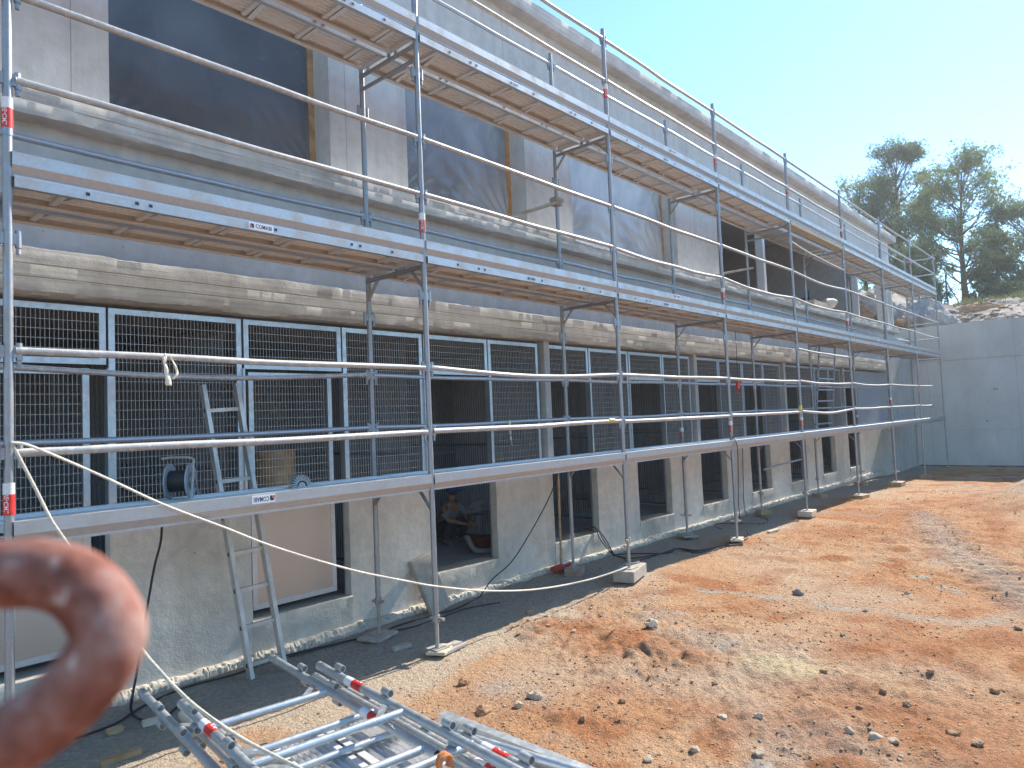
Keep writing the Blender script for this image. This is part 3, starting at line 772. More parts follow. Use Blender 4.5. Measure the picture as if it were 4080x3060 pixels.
# ------------------------------------------------------------------ retaining wall, hillside
RW = thing('retaining_wall', (25.95, -4.0, -0.3), 'tall grey concrete retaining wall closing the end of the yard', 'wall')
XR = 25.8
MB().box((XR, -14.0, -0.6), (XR + .3, 1.62, 1.012)).build('wall_lift', 'concrete_return', RW)
MB().box((XR + .02, -14.0, 1.005), (XR + .28, 1.62, 1.03)).build('joint', 'concrete_mid', RW); MB().box((XR + .02, -14.0, 3.3), (XR + .28, 1.62, 3.33)).build('joint', 'concrete_mid', RW)
MB().box((XR + .006, -14.0, 1.026), (XR + .3, 1.62, 3.305)).build('wall_lift', 'concrete_return', RW)
rs = MB(); n = 90; ys = np.linspace(-14, 1.62, n + 1); zt = 4.5 + .02 * fbm(ys * 1.5, ys * 0, 15, 3); V = []
for y, z in zip(ys, zt): V += [(XR - .004, y, 3.318), (XR - .004, y, z), (XR + .3, y, z), (XR + .3, y, 3.318)]
rs.add(V, [(i * 4 + q, i * 4 + q + 1, i * 4 + q + 5, i * 4 + q + 4) for i in range(n) for q in range(3)])
rs.build('wall_lift', 'concrete_return', RW)
MB().box((XR - .02, -9.0, -.22), (XR - .002, 1.1, -.12)).build('membrane_strip', 'blue_membrane', RW)
for yy, zz in ((-1.15, 2.3), (-1.22, 2.3), (-1.9, .55), (-.9, 1.3)):
    MB().tube([(XR - .002, yy, zz), (XR + .01, yy, zz)], .022, 8).build('tie_hole', 'rubber_black', RW)

def hill_z(X, Y):
    X = np.asarray(X, float); Y = np.asarray(Y, float)
    line = 1.94 + (X + 1.02) * 0.1165 + 0.05 * (Y - 2) * 0.4
    t = np.clip((X - 26.05) / 5.0, 0, 1); t = t * t * (3 - 2 * t) * .75 + .25 * t
    z = 4.38 * (1 - t) + line * t
    z = z + np.clip((Y - 0.8) / 1.2, 0, 1) * np.clip(1 - (X - 26) / 9, 0, 1) * 0.5
    z = z + (0.10 * fbm(X * .9, Y * .9, 91, 4) + .06 * fbm(X * 3, Y * 3, 95, 3)) * np.clip((X - 26.1) / .6, 0, 1)
    z = z + np.clip((Y - 1.7) / 1.0, 0, 1) * np.clip((X - 26.9) / .9, 0, 1) * 1.25 * np.clip(1 - (X - 27) / 12, 0, 1)
    return z - np.clip((X - 55) / 20, 0, 1) * 3
def build_hill():
    xs = np.concatenate([np.linspace(26.1, 34, 120), np.linspace(34.3, 60, 60), [70, 90, 140, 300]])
    ys = np.concatenate([[-160, -60, -35, -25], np.linspace(-20, 14, 190), [20, 30, 50, 100, 200]])
    Xg, Yg = np.meshgrid(xs, ys, indexing='ij'); Zg = hill_z(Xg.ravel(), Yg.ravel()).reshape(Xg.shape)
    V = np.stack([Xg, Yg, Zg], -1).reshape(-1, 3); m = len(ys)
    fs = [(i * m + j, (i + 1) * m + j, (i + 1) * m + j + 1, i * m + j + 1) for i in range(len(xs) - 1) for j in range(m - 1)]
    me = MB().add(V.tolist(), fs).mesh('hillside', 'rubble', 180)
    struct(link('hillside', me))
    # ground behind the building at upper floor level
    xs2 = np.linspace(-6, 26.1, 60); ys2 = np.linspace(8.9, 30, 40)
    Xg, Yg = np.meshgrid(xs2, ys2, indexing='ij'); Zg = 4.6 + .08 * (Yg - 9) + .1 * fbm(Xg * .6, Yg * .6, 7, 3)
    V = np.stack([Xg, Yg, Zg], -1).reshape(-1, 3); m = 40
    fs = [(i * m + j, (i + 1) * m + j, (i + 1) * m + j + 1, i * m + j + 1) for i in range(59) for j in range(39)]
    struct(link('upper_terrain', MB().add(V.tolist(), fs).mesh('upper_terrain', 'rubble', 180)))
build_hill()
def hz(x, y): return float(hill_z(np.array([x]), np.array([y]))[0])
def boulder(name, loc, size, mat, seed, label, group=None, n=3, jag=.3, rz=0):
    vs, fs = blob(seed, n + 1, jag, (1, 1, 1))
    A = np.array(vs); dd = .10 * np.abs(fbm(A[:, 0] * 3 + seed, A[:, 1] * 3, seed, 5, A[:, 2] * 4.5)) - .16 * np.clip(vnoise(A[:, 0] * 2.2 + A[:, 2] * 1.5, A[:, 1] * 2.2, seed + 3, A[:, 2] * 5) - .25, 0, 1)
    vs = (A * (1 + dd)[:, None] * np.array(size)).tolist()
    o = link(name, MB().add(vs, fs).mesh(name, mat), None, loc, (0, 0, rz)); return tag(o, label, 'rock', group)
boulder('boulder', (27.7, 1.05, 4.7), (0.95, 0.75, 1.05), 'rock_grey', 21, 'massive grey rock outcrop at the end of the building', n=4, jag=.35)
boulder('boulder', (27.5, 1.95, 4.75), (0.8, 0.5, 0.95), 'rock_grey', 33, 'pale grey rock bulging beside the last column of the building', n=4, jag=.35)
boulder('boulder', (26.9, 2.75, 5.15), (0.4, 0.36, 0.55), 'rock_brown', 27, 'tall rust brown boulder seen through the open end porch', n=4, jag=.3)
boulder('boulder', (27.05, 3.35, 5.1), (0.4, 0.4, 0.5), 'rock_brown', 29, 'dark brown boulder deeper behind the porch opening', n=4, jag=.3)
boulder('boulder', (26.55, 1.45, 4.75), (0.25, 0.28, 0.26), 'rock_brown', 31, 'small orange brown rock at the foot of the grey outcrop', n=3)
boulder('boulder', (30.2, -.15, 5.3), (0.5, 0.8, 0.28), 'stone_tan', 36, 'broad flat pinkish rock on the crest beside the fence post', n=3)
# rubble on the slope
def rubble():
    r_ = random.Random(5); m = MB(); protos = [blob(700 + k, 1, .4, (1, .8, .42)) for k in range(7)]
    mats = ('rubble', 'stone_tan', 'stone_pale', 'stone_grey')
    for _ in range(950):
        x = 26.3 + abs(r_.gauss(0, 1)) * 2.4; y = r_.uniform(-9, 2.0); s_ = abs(r_.gauss(0, .07)) + .045
        if y > 1.2 and x < 27: continue
        vs, fs = protos[r_.randrange(7)]; a = r_.uniform(0, 6.3); ca, sa = math.cos(a), math.sin(a); z = hz(x, y) + s_ * .15
        m.mat(r_.choice(mats))
        m.add([(x + s_ * (vx * ca - vy * sa), y + s_ * (vx * sa + vy * ca), z + s_ * (vz + vx * .15)) for vx, vy, vz in vs], fs)
    for _ in range(260):
        x = r_.uniform(26.3, 30); y = r_.uniform(2.5, 9); s_ = abs(r_.gauss(0, .09)) + .05
        vs, fs = protos[r_.randrange(7)]; z = hz(x, y) + s_ * .2; m.mat(r_.choice(mats))
        m.add([(x + s_ * vx, y + s_ * vy, z + s_ * vz) for vx, vy, vz in vs], fs)
    tag(m.build('rubble', None), 'broken stone rubble covering the slope above the retaining wall', 'rubble', kind='stuff')
rubble()

# ------------------------------------------------------------------ trees and plants
def tuft_faces(m, c, d, L, n, r_, w_=0.016):
    d = d.normalized()
    for _ in range(n):
        q = (d + Vector((r_.gauss(0, .55), r_.gauss(0, .55), r_.gauss(0, .45)))).normalized()
        s_ = q.cross(Vector((r_.gauss(0, 1), r_.gauss(0, 1), r_.gauss(0, 1)))).normalized() * w_
        b_ = c + q * L * .12
        m.add([b_ - s_, b_ + s_, c + q * L * r_.uniform(.75, 1.15)], [(0, 1, 2)])
def pine(base, H, crown_lo, rx, seed, label, mat='needles_a', lobes=34, tufts=85, lean=(0, 0), shape=1.0, trunk_r=.16):
    r_ = random.Random(seed); base = Vector(base)
    t = thing('pine_tree', base, label, 'tree')
    tr = MB(); top = base + Vector((lean[0], lean[1], H))
    pts = []
    for i in range(9):
        u = i / 8; pts.append(base.lerp(top, u * .93) + Vector((.09 * math.sin(u * 5 + seed), .09 * math.cos(u * 4 + seed), -.3 if i == 0 else 0)))
    tr.tube(pts, [trunk_r * (1 - .88 * i / 8) * (1.25 if i == 0 else 1) for i in range(9)], 9)
    cr = MB()
    def trunk_at(u): f = u * 8 / .93; i = min(7, int(f)); return pts[i].lerp(pts[i + 1], min(1, f - i))
    for k in range(lobes):
        u = crown_lo + (1 - crown_lo) * ((k + r_.random()) / lobes)
        v = (u - crown_lo) / (1 - crown_lo)
        prof = 1.05 * math.sqrt(max(.03, 1 - ((v - .42) / .6) ** 2))
        R_ = rx * max(.12, prof) * r_.uniform(.55, 1.08)
        a = r_.uniform(0, 2 * math.pi)
        s0 = trunk_at(max(.05, u - .10 - .08 * r_.random()))
        tip = trunk_at(min(.92, u)) + Vector((math.cos(a) * R_, math.sin(a) * R_, .12 * R_ + r_.uniform(-.1, .4) + (.45 if v > .85 else 0)))
        mid = s0.lerp(tip, .5) + Vector((0, 0, -.12 * R_))
        lp = catmull([s0, mid, tip], 4)
        tr.tube(lp, [max(.008, trunk_r * .34 * (1 - .8 * i / (len(lp) - 1)) * (1.1 - u * .6)) for i in range(len(lp))], 5, False)
        cl = r_.uniform(.38, .62) * (rx / 2.4) ** .5
        subs = [tip + Vector((r_.gauss(0, 1), r_.gauss(0, 1), r_.gauss(0, .75))) * cl * .75 for _ in range(7)] + [tip, mid.lerp(tip, .72), mid.lerp(tip, .45) + Vector((r_.gauss(0, .25), r_.gauss(0, .25), .15))]
        for sb in subs:
            st = lp[r_.randrange(len(lp) // 2, len(lp))]
            tr.tube([st, st.lerp(sb, .6) + Vector((0, 0, -.03)), sb], [.011, .008, .004], 3, False)
            for _ in range(tufts // 6):
                c = sb + Vector((r_.gauss(0, 1), r_.gauss(0, 1), r_.gauss(0, .8))) * cl * .38
                tuft_faces(cr, c, (c - s0).normalized() + Vector((0, 0, .7)), r_.uniform(.12, .2), 9, r_, .013)
    tr.build('trunk', 'bark', t, 60)
    cr.build('crown', mat, t)
    return t
pine((45.0, 2.33, 7.0), 8.25, .28, 2.35, 4, 'open pine with straight trunk and rounded crown beside the fence post', lobes=64, lean=(0, -.3), trunk_r=.19)
pine((48.0, 5.9, 6.9), 10.9, .2, 2.15, 9, 'tall dense dark pine rising behind the roof end', 'needles_b', lobes=84, tufts=105, trunk_r=.22, shape=2)
pine((47.0, 7.9, 7.0), 9.0, .25, 1.75, 15, 'lower pine with forked grey limbs behind the roof edge', lobes=38, tufts=75, trunk_r=.15)
pine((43.5, -.95, 6.6), 5.0, .1, 2.1, 22, 'bushy pine cut off by the frame edge on the hillside', 'needles_b', lobes=52, tufts=85, shape=2)
pine((38.5, .05, 6.4), 2.5, .05, .85, 31, 'young pine beside the straight trunked pine', 'needles_b', lobes=18, tufts=75, shape=2, trunk_r=.06)
pine((44.0, 4.3, 7.2), 2.6, .05, 1.0, 37, 'small pine low between the two tall pines', 'needles_a', lobes=18, tufts=70, shape=2, trunk_r=.07)
pine((36.5, 3.4, 6.3), 2.4, .05, 1.3, 41, 'low spreading pine just over the grey outcrop', 'needles_b', lobes=20, tufts=80, shape=2, trunk_r=.07)
pine((52, 12.3, 7.2), 8.6, .3, 1.5, 44, 'pine top peeping over the roof edge', 'needles_a', lobes=22, tufts=70, trunk_r=.12)
def shrub(loc, rx, h, seed, label, group, mat='shrub_leaf', n=420):
    r_ = random.Random(seed); loc = Vector(loc); t = thing('shrub', loc, label, 'shrub', group); st = MB(); lf = MB()
    for _ in range(16):
        a = r_.uniform(0, 6.3); tip = loc + Vector((math.cos(a) * rx * r_.uniform(.3, 1), math.sin(a) * rx * r_.uniform(.3, 1), h * r_.uniform(.5, 1)))
        st.tube([loc + Vector((0, 0, -.1)), loc.lerp(tip, .5) + Vector((0, 0, .08)), tip], [.018, .012, .005], 4, False)
        for _ in range(n // 16):
            c = loc.lerp(tip, r_.uniform(.35, 1.05)) + Vector((r_.gauss(0, .13), r_.gauss(0, .13), r_.gauss(0, .1)))
            tuft_faces(lf, c, Vector((r_.gauss(0, .6), r_.gauss(0, .6), .8)), r_.uniform(.09, .16), 4, r_, .018)
    st.build('stem', 'bark', t); lf.build('foliage', mat, t); return t
for k, (x, y, rx, h) in enumerate(((38, 2.2, .8, .85), (37.0, .7, .7, .6), (36.5, -.2, .8, .75), (36.0, -1.0, .9, .8), (35.5, -2.0, 1.0, .9), (34.5, -2.9, .9, .8), (40, .1, 1.0, 1.1), (39.5, -1.3, 1.2, 1.3))):
    shrub((x, y, hz(x, y)), rx, h, 60 + k, 'low green shrub growing along the crest of the slope', 'shrubs on the crest', n=380)
def grass():
    r_ = random.Random(12); m = MB()
    for _ in range(520):
        x = r_.uniform(31.5, 36.5); y = r_.uniform(-4.5, .8)
        if r_.random() > .3 + .7 * (fbm(np.array([x]), np.array([y]), 4, 2)[0] > 0): continue
        tuft_faces(m, Vector((x, y, hz(x, y) - .02)), Vector((0, 0, 1)), r_.uniform(.2, .5), 9, r_, .012)
    for _ in range(60):
        x = r_.uniform(29.5, 31); y = r_.uniform(3.5, 5.5)
        tuft_faces(m, Vector((x, y, hz(x, y) - .02)), Vector((0, 0, 1)), r_.uniform(.2, .4), 9, r_, .012)
    tag(m.build('grass', 'grass_leaf'), 'dry green grass tufts along the crest of the slope', 'grass', kind='stuff')
grass()
# fence corner post with two stays
fp = on(0, 36.0, *(3400 + 1220 * .3074, 1000 + 660 * .3074)); ft = on(0, 36.0, *(3400 + 1180 * .3074, 1000 + 310 * .3074))
F = thing('fence_post', fp, 'dark green steel fence post with two slanting stays on the crest', 'fence post')
MB().tube([fp - Vector((0, 0, .3)), Vector((fp.x, fp.y, ft.z))], .035, 8).build('post', 'fence_green', F)
for px, py in ((1060, 470), (1385, 660)):
    q = on(0, 36.0, 3400 + px * .3074, 1000 + py * .3074)
    MB().tube([Vector((fp.x, fp.y, ft.z - .28)), Vector((36.0, q.y, q.z - .15))], .024, 8).build('stay', 'fence_green', F)
# ------------------------------------------------------------------ scaffolding
SC = thing('scaffolding', (12.0, 0.4, 0.0), 'galvanised steel facade scaffolding with three plank decks along the building', 'scaffolding')
SX = [0.0, 3.0, 6.0, 8.93, 11.87, 14.98, 18.06, 21.15, 24.3]
YI = 0.81; RT = 0.024
ZB = [0.05, 0.055, 0.175, 0.07, 0.125, 0.075, 0.06, -0.03, -0.06]
ZBI = [0.04, 0.035, 0.09, 0.07, 0.09, 0.06, 0.03, -0.02, -0.06]
NUT = [0.30, 0.30, 0.50, 0.33, 0.42, 0.35, 0.30, 0.25, 0.25]
RAIL_F = [1.88, 2.43, 3.942, 4.44, 5.985, 6.50]; RAIL_I = [1.93, 2.42, 3.93, 6.49]
DECKS = [(1.425, 1.49), (3.335, 3.40), (5.312, 5.372)]
TOE = [1.512, 3.53, 5.537]
def bracket_mesh(s_):
    m = MB()
    if True:
        m.tube([(s_ * .049, 0, -.05), (s_ * .049, 0, .045)], .0165, 8)
        m.box((s_ * .02 if s_ > 0 else -.046, -.011, -.035), (.046 if s_ > 0 else -.02, .011, .03))
        m.tube([(s_ * .049, 0, -.085), (s_ * .049, 0, -.052)], .0125, 6)
    return m.mesh('bracket', 'galv_tube', 40)
BRK = [bracket_mesh(-1), bracket_mesh(1)]
JACK = MB().tube([(0, 0, 0), (0, 0, 1)], .018, 10).mesh('jack_screw', 'galv_jack', 40)
PLATE = MB().box((-.075, -.075, 0), (.075, .075, .008)).mesh('base_plate', 'galv_jack')
nm = MB(); nm.tube([(0, 0, -.025), (0, 0, .03)], .034, 8); nm.bar((0, 0, 0), (.085, -.03, .005), .03, .022); nm.bar((0, 0, 0), (-.07, .03, -.005), .03, .022)
NUTM = nm.mesh('jack_nut', 'galv_jack', 40)
def cyl_text(body, size, axis_p, axis_d, r, a0, up, flip=1):
    """lettering wrapped round a tube: runs along the axis"""
    vs, fs = text_data(body, size); d = Vector(axis_d).normalized(); u = Vector(up); u = (u - d * u.dot(d)).normalized(); v = d.cross(u)
    out = []
    for x, y, z in vs:
        a = a0 + y / r * flip; out.append(Vector(axis_p) + d * x * 1 + (u * math.cos(a) + v * math.sin(a)) * r)
    return out, fs
def standard(x, y, zb, zn, ztop, rails, bands, front):
    m = MB(); m.tube([(x, y, zn), (x, y, ztop)], RT, 12)
    for zj in (3.62, 5.62):
        if zj < ztop: m.tube([(x, y, zj - .001), (x, y, zj + .11)], RT + .003, 12)
    o = m.build('standard', 'galv_tube', SC, 40)
    for z in rails + ([3.05, 5.02] if front else [2.97, 4.95]): 
        for bk in BRK: link('bracket', bk, o, (x, y, z))
    for zc, wear in bands:
        bm = MB(); bm.mat('band_red_worn' if wear else 'band_red').tube([(x, y, zc), (x, y, zc + .11)], RT + .0042, 14)
        bm.mat('band_white').tube([(x, y, zc + .11), (x, y, zc + .17)], RT + .0042, 14)
        vs, fs = cyl_text('ALUE-CML', .032, (x, y, zc + .085), (0, 0, -1), RT + .0048, 0, (-.6, -.8, 0))
        bm.mat('band_white').add(vs, fs); bm.build('band', None, o, 40)
    j = link('jack_screw', JACK, o, (x, y, zb)); j.scale = (1, 1, max(.02, zn - zb))
    link('base_plate', PLATE, o, (x, y, zb)); link('jack_nut', NUTM, o, (x, y, zn), (0, 0, x * 1.7))
    return o
for i, x in enumerate(SX):
    bands = {0: [(3.66, 0), (1.55, 0)], 1: [(3.60, 1)], 2: [(5.76, 0)], 3: [(3.62, 1), (1.63, 1), (5.66, 1)], 4: [(5.86, 0), (1.62, 1)], 5: [(3.66, 0), (5.60, 1)], 6: [(1.95, 0)], 7: [(5.85, 0)], 8: []}[i]
    standard(x, 0.0, ZB[i], NUT[i], 6.62, RAIL_F, bands, True)
    standard(x + (.0, .015, .0, .01, -.04, -.05, .06, .2, .0)[i], YI, ZBI[i], NUT[i] - .02 + .05 * (i % 2), 6.63, RAIL_I, [(1.55, 1)] if i in (3, 6) else [], False)
    for q, (zb, zt) in enumerate(DECKS):
        z = zb - .03
        MB().tube([(x, 0, z), (x, YI, z)], .02, 10).build('transom', 'galv_tube', SC, 40)
        if q == 2 and i in (1, 4):
            MB().tube([(x, 0, z - .13), (x, YI, z - .13)], .018, 10).build('transom', 'galv_tube', SC, 40)
        else:
            MB().bar((x, .0, z - .20), (x, .17, z - .01), .03, .012).build('gusset', 'galv_tube', SC)
            MB().bar((x, YI, z - .20), (x, YI - .17, z - .01), .03, .012).build('gusset', 'galv_tube', SC)
# deck planks
def plank_mesh(L, seed=0, w_=.365, ribs=True):
    m = MB(); m.mat('galv_plank'); h = .062
    gr = [(0, h)]
    ng = 6
    for g in range(ng):                                   # corrugated walking surface, open underneath
        a = .045 + (w_ - .09) * g / ng; b_ = .045 + (w_ - .09) * (g + 1) / ng
        gr += [(a, h), (a + .010, h - .018), (b_ - .012, h - .018), (b_ - .002, h)]
    gr += [(w_, h)]
    top = gr; low = [(y, z - .003) for y, z in reversed(gr)]
    m.extr(top + low, 0, L)
    m.mat('galv_toe').extr([(0, 0), (0, h - .003), (.003, h - .003), (.003, .003), (.038, .003), (.038, .012), (.041, .012), (.041, 0)], 0, L)
    m.mat('galv_plank').extr([(w_, 0), (w_ - .041, 0), (w_ - .041, .012), (w_ - .038, .012), (w_ - .038, .003), (w_ - .003, .003), (w_ - .003, h - .003), (w_, h - .003)], 0, L)
    r_ = random.Random(seed)
    for k in range(6):
        x = .25 + (L - .5) * k / 5
        m.extr([(.042, .02), (.042, .047), (w_ - .042, .047), (w_ - .042, .02)], x, x + .035)
        m.obox((x + .075, w_ * .5, .03), (1, 0, 0), (0, 1, .25 * r_.uniform(-1, 1)), (0, 0, 1), .02, w_ * .36, .004)
    for x in (0.0, L - .04): m.box((x, .042, .006), (x + .04, w_ - .042, .05))
    m.mat('rubber_black')
    for x in (.35, .62, .70, 1.55, 2.2, 2.28, 2.6):
        if x < L - .1: m.box((x, -.0012, .024), (x + .022, .0, .044))
    return m.mesh('deck_plank')
PL = {}
for i in range(8):
    L = SX[i + 1] - SX[i] - .05
    me = plank_mesh(L, i)
    for q, (zb, zt) in enumerate(DECKS):
        for r_ in range(2):
            if q == 2 and i == 4: continue
            y0 = (-.03 if q else -.012) if r_ == 0 else .385
            PL[(i, q, r_)] = link('deck_plank', me, SC, (SX[i] + .025, y0, zb))
# one bay of the top deck has a hatch frame and a yellowed timber beam instead of planks
z = DECKS[2][0]
m = MB()
for y in (.30, .74): m.box((SX[4] + .03, y - .02, z), (SX[5] - .03, y + .02, z + .055))
for k in range(10):
    x = SX[4] + .06 + (SX[5] - SX[4] - .16) * k / 9; m.box((x, .32, z + .01), (x + .05, .72, z + .03))
m.box((SX[4] + .03, .28, z + .056), (SX[5] - .03, .76, z + .062))
m.build('hatch_frame', 'aluminium', SC)
MB().box((SX[4] + .03, -.028, z - .01), (SX[5] - .03, .15, z + .06)).build('deck_board', 'yellow_board', SC)
# toe boards
def toe_mesh(L):
    pr = [(-.030, 0), (-.012, .004), (-.012, 0.001), (-.027, -.003), (-.027, -.070), (.000, -.118), (.000, -.135), (-.003, -.135), (-.003, -.119), (-.030, -.0715)]
    return MB().extr(pr, 0, L).mesh('toe_board', 'galv_toe')
TOES = {}
for i in range(8):
    L = SX[i + 1] - SX[i] - .03; me = toe_mesh(L)
    for q in range(3):
        TOES[(i, q)] = link('toe_board', me, SC, (SX[i] + .015, -.001, TOE[q]))
me = MB().extr([(0, 0), (.003, 0), (.003, .13), (0, .13)], 0, .8).mesh('toe_board', 'galv_toe')
for q in (1, 2): link('toe_board', me, SC, (SX[8] + .03, .0, TOE[q] - .13), (0, 0, math.pi / 2))
# lettering plates
def sticker(parent, cx, cz, y, W_, H_, up=1, boxed=True, ink='ink_navy'):
    m = MB()
    if boxed: m.mat('sticker_white').box((cx - W_ / 2, y - .0012, cz - H_ / 2), (cx + W_ / 2, y, cz + H_ / 2))
    vs, fs = text_data('COMABI', H_ * .78); y2 = y - .0018 if boxed else y - .0008
    wx = max(v[0] for v in vs) - min(v[0] for v in vs); sx = W_ * .66 / wx
    m.mat(ink).add([(cx + up * (x * sx + W_ * .10), y2, cz + up * yy) for x, yy, _ in vs], fs)
    a = cx - up * W_ * .38
    m.mat('ink_red' if boxed else ink).add([(a - up * H_ * .3, y2, cz + up * H_ * .3), (a - up * H_ * .3, y2, cz - up * H_ * .3), (a, y2, cz - up * H_ * .3)], [(0, 1, 2)])
    m.mat('ink_dark').add([(a + up * H_ * .3, y2, cz + up * H_ * .3), (a + up * H_ * .3, y2, cz - up * H_ * .3), (a + up * H_ * .06, y2, cz - up * H_ * .3), (a - up * H_ * .24, y2, cz + up * H_ * .3)], [(0, 1, 2, 3)])
    return m.build('sticker', None, parent)
def plank_at(i, q): return PL[(i, q, 0)]
sticker(plank_at(0, 1), 1.475, 3.367, -.0305, .185, .052)
sticker(TOES[(0, 0)], 1.445, 1.478, -.0315, .17, .058, -1)
sticker(plank_at(1, 2), 4.28, 5.343, -.0305, .13, .045, 1, False, 'ink_dark')
sticker(plank_at(1, 1), 4.42, 3.367, -.0305, .13, .045, 1, False, 'ink_dark')
sticker(plank_at(2, 2), 7.35, 5.343, -.0305, .12, .045, 1, False, 'ink_dark')
sticker(plank_at(2, 1), 7.15, 3.367, -.0305, .12, .045, 1, False, 'ink_dark')
sticker(TOES[(2, 2)], 7.55, 5.505, -.0315, .17, .055)
sticker(TOES[(2, 1)], 7.45, 3.50, -.0315, .17, .055)
sticker(TOES[(5, 1)], 17.2, 3.50, -.0315, .2, .055)
sticker(TOES[(6, 1)], 20.4, 3.50, -.0315, .2, .055)
# guard rails
def rail(p, q, mat, r=.0215, dz=0.0, n=10, seed=0):
    p = Vector(p); q = Vector(q); d = (q - p).normalized(); r_ = random.Random(seed)
    pts = [p + d * .045, p + d * .11] + [p.lerp(q, t) + Vector((0, r_.uniform(-.006, .006), dz * math.sin(math.pi * t) + r_.uniform(-.006, .006))) for t in (.3, .5, .7)] + [q - d * .11, q - d * .045]
    c = catmull(pts, 4); rs = [r * (.75 if k in (0, len(c) - 1) else 1.0) for k in range(len(c))]
    return MB().tube(c, rs, n).build('guard_rail', mat, SC, 50)
sag = {(1, 1): -.045, (2, 1): -.01, (4, 1): -.03, (5, 1): -.035, (4, 0): -.05, (4, 3): -.05, (2, 2): -.03, (3, 2): -.05, (4, 2): -.04}
for i in range(8):
    for k, z in enumerate(RAIL_F):
        x1 = SX[i + 1] if not (i == 7 and k < 2) else 22.9
        rail((SX[i], -.004, z + rnd.uniform(-.008, .008)), (x1, -.004, z + rnd.uniform(-.008, .008)), 'galv_rail' if k != 4 or i < 3 else 'galv_rail_clean', .024 if k == 0 else .0215, sag.get((i, k), -.006), 12, i * 10 + k)
    for k, z in enumerate(RAIL_I):
        if i == 7 and k < 2: continue
        rail((SX[i], YI, z), (SX[i + 1], YI, z), 'galv_rail' if k == 1 and i in (0, 2, 5) else 'galv_rail_clean', .0215, -.05 if (i, k) == (0, 1) else -.008, 10, 300 + i * 10 + k)
rail((SX[4], -.004, 4.98), (SX[5], -.004, 4.86), 'galv_rail', .02, -.03, 10, 77)
rail((SX[4], -.004, 3.02), (SX[5], -.004, 2.98), 'galv_rail', .02, -.01, 10, 78)
for z in (6.5, 5.985, 4.44, 3.94): rail((SX[8], 0, z), (SX[8], YI, z), 'galv_rail_clean', .02, 0, 8, int(z * 9))
rail((SX[4] + .1, YI, .82), (SX[5] - 1.2, YI - .1, .9), 'galv_rail_clean', .02, 0, 8, 5)
# wall tie at the second inner standard
mt = MB(); mt.tube([(5.98, YI - .12, 4.68), (5.55, 1.2, 4.50)], .022, 10); mt.box((5.93, YI - .05, 4.64), (6.05, YI + .06, 4.74))
mt.build('wall_tie', 'galv_jack', SC, 40)
MB().tube([(11.85, YI - .1, 4.62), (11.3, 1.2, 4.50)], .02, 8).build('wall_tie', 'galv_rail', SC, 40)

# packing under the base plates
def pack(x, y, zt, sx, sy, rot, mat, label, name='timber_block', cat='block', group=None, dz=None):
    zg = gz(x, y); h = max(.012, (zt - zg) + .01) if dz is None else dz
    m = MB(); bv = .006
    m.obox((0, 0, -h / 2), (1, 0, 0), (0, 1, 0), (0, 0, 1), sx / 2, sy / 2, h / 2)
    me = m.mesh(name, mat); o = link(name, me, None, (x, y, zt - .0005), (0, 0, rot)); tag(o, label, cat, group)
    b_ = o.modifiers.new('bevel', 'BEVEL'); b_.width = .006; b_.segments = 2
    return o
pack(3.02, -.01, ZB[1], .24, .17, .5, 'timber_pale', 'thin pale board under the rusted jack in front of the leaning slab', dz=.028)
pack(3.13, -.02, ZB[1] - .012, .30, .14, .15, 'paver', 'pale broken paving piece under the same rusted jack', 'paving_piece', 'paver', dz=.03)
pack(6.06, .03, ZB[2], .54, .25, .28, 'paver', 'large pale concrete block with rope over it under a scaffold jack', 'concrete_block', 'block', dz=.125)
pack(8.95, .01, ZB[3], .3, .18, .4, 'timber_pale', 'thin pale board under the jack tangled with cables', dz=.03)
pack(11.87, 0, ZB[4], .36, .24, .1, 'timber_pale', 'stout pale timber block under a jack on lit red soil', dz=.10)
pack(14.98, 0, ZB[5], .4, .28, -.1, 'timber', 'brown timber block under a jack below the far ladder', dz=.13)
pack(18.06, 0, ZB[6], .42, .30, .0, 'timber', 'brown timber block on the shadow line below the far end of decks', dz=.13)
pack(21.15, 0, ZB[7], .42, .26, .1, 'timber', 'dark timber block in shade near the retaining wall', dz=.11)
for i, nm_, lb in ((1, 'paving_piece', 'broken flat paver under the wall side jack near the leaning slab'), (3, 'paving_piece', 'thin flat plate under the wall side jack in front of a dark doorway'),):
    pack(SX[i], YI, ZBI[i], .32, .24, .3 * i, 'paver', lb, nm_, 'paver', dz=.028)
for i, lb in ((2, 'squat brown block under the jack beside the broom'), (4, 'dark flat block under the wall side jack near coiled cable'), (5, 'short timber offcut under the wall side jack past the low tube'), (6, 'timber offcut under the wall side jack by the last doorway')):
    pack(SX[i] + .02, YI, ZBI[i], .26, .2, .2 * i, 'brick_block' if i == 2 else 'timber', lb, dz=.09)

# ------------------------------------------------------------------ ladders
def ladder(name, l0, l1, r0, r1, rungs, mat, label, wr=.022, dp=.06):
    l0, l1, r0, r1 = map(Vector, (l0, l1, r0, r1)); t = thing(name, (l0 + r0) / 2, label, 'ladder')
    sd_ = (r0 - l0).normalized()
    MB().bar(l0, l1, wr, dp, sd_.cross(l1 - l0)).build('rail', mat, t); MB().bar(r0, r1, wr, dp, sd_.cross(r1 - r0)).build('rail', mat, t)
    for u in rungs:
        a = l0.lerp(l1, u); c = r0.lerp(r1, u); MB().bar(a + (c - a) * .04, c - (c - a) * .04, .028, .03).build('rung', mat, t)
        # square socket where the rung goes through the stile
        MB().obox(a - sd_ * (wr / 2), sd_, (l1 - l0), sd_.cross(l1 - l0), .0012, .016, .014).build('rung_socket', 'rubber_black', t)
    return t
L0 = Vector((1.742, .77, .015)); L1 = Vector((1.555, 1.10, 2.33)); dR = Vector((.272, -.02, .012))
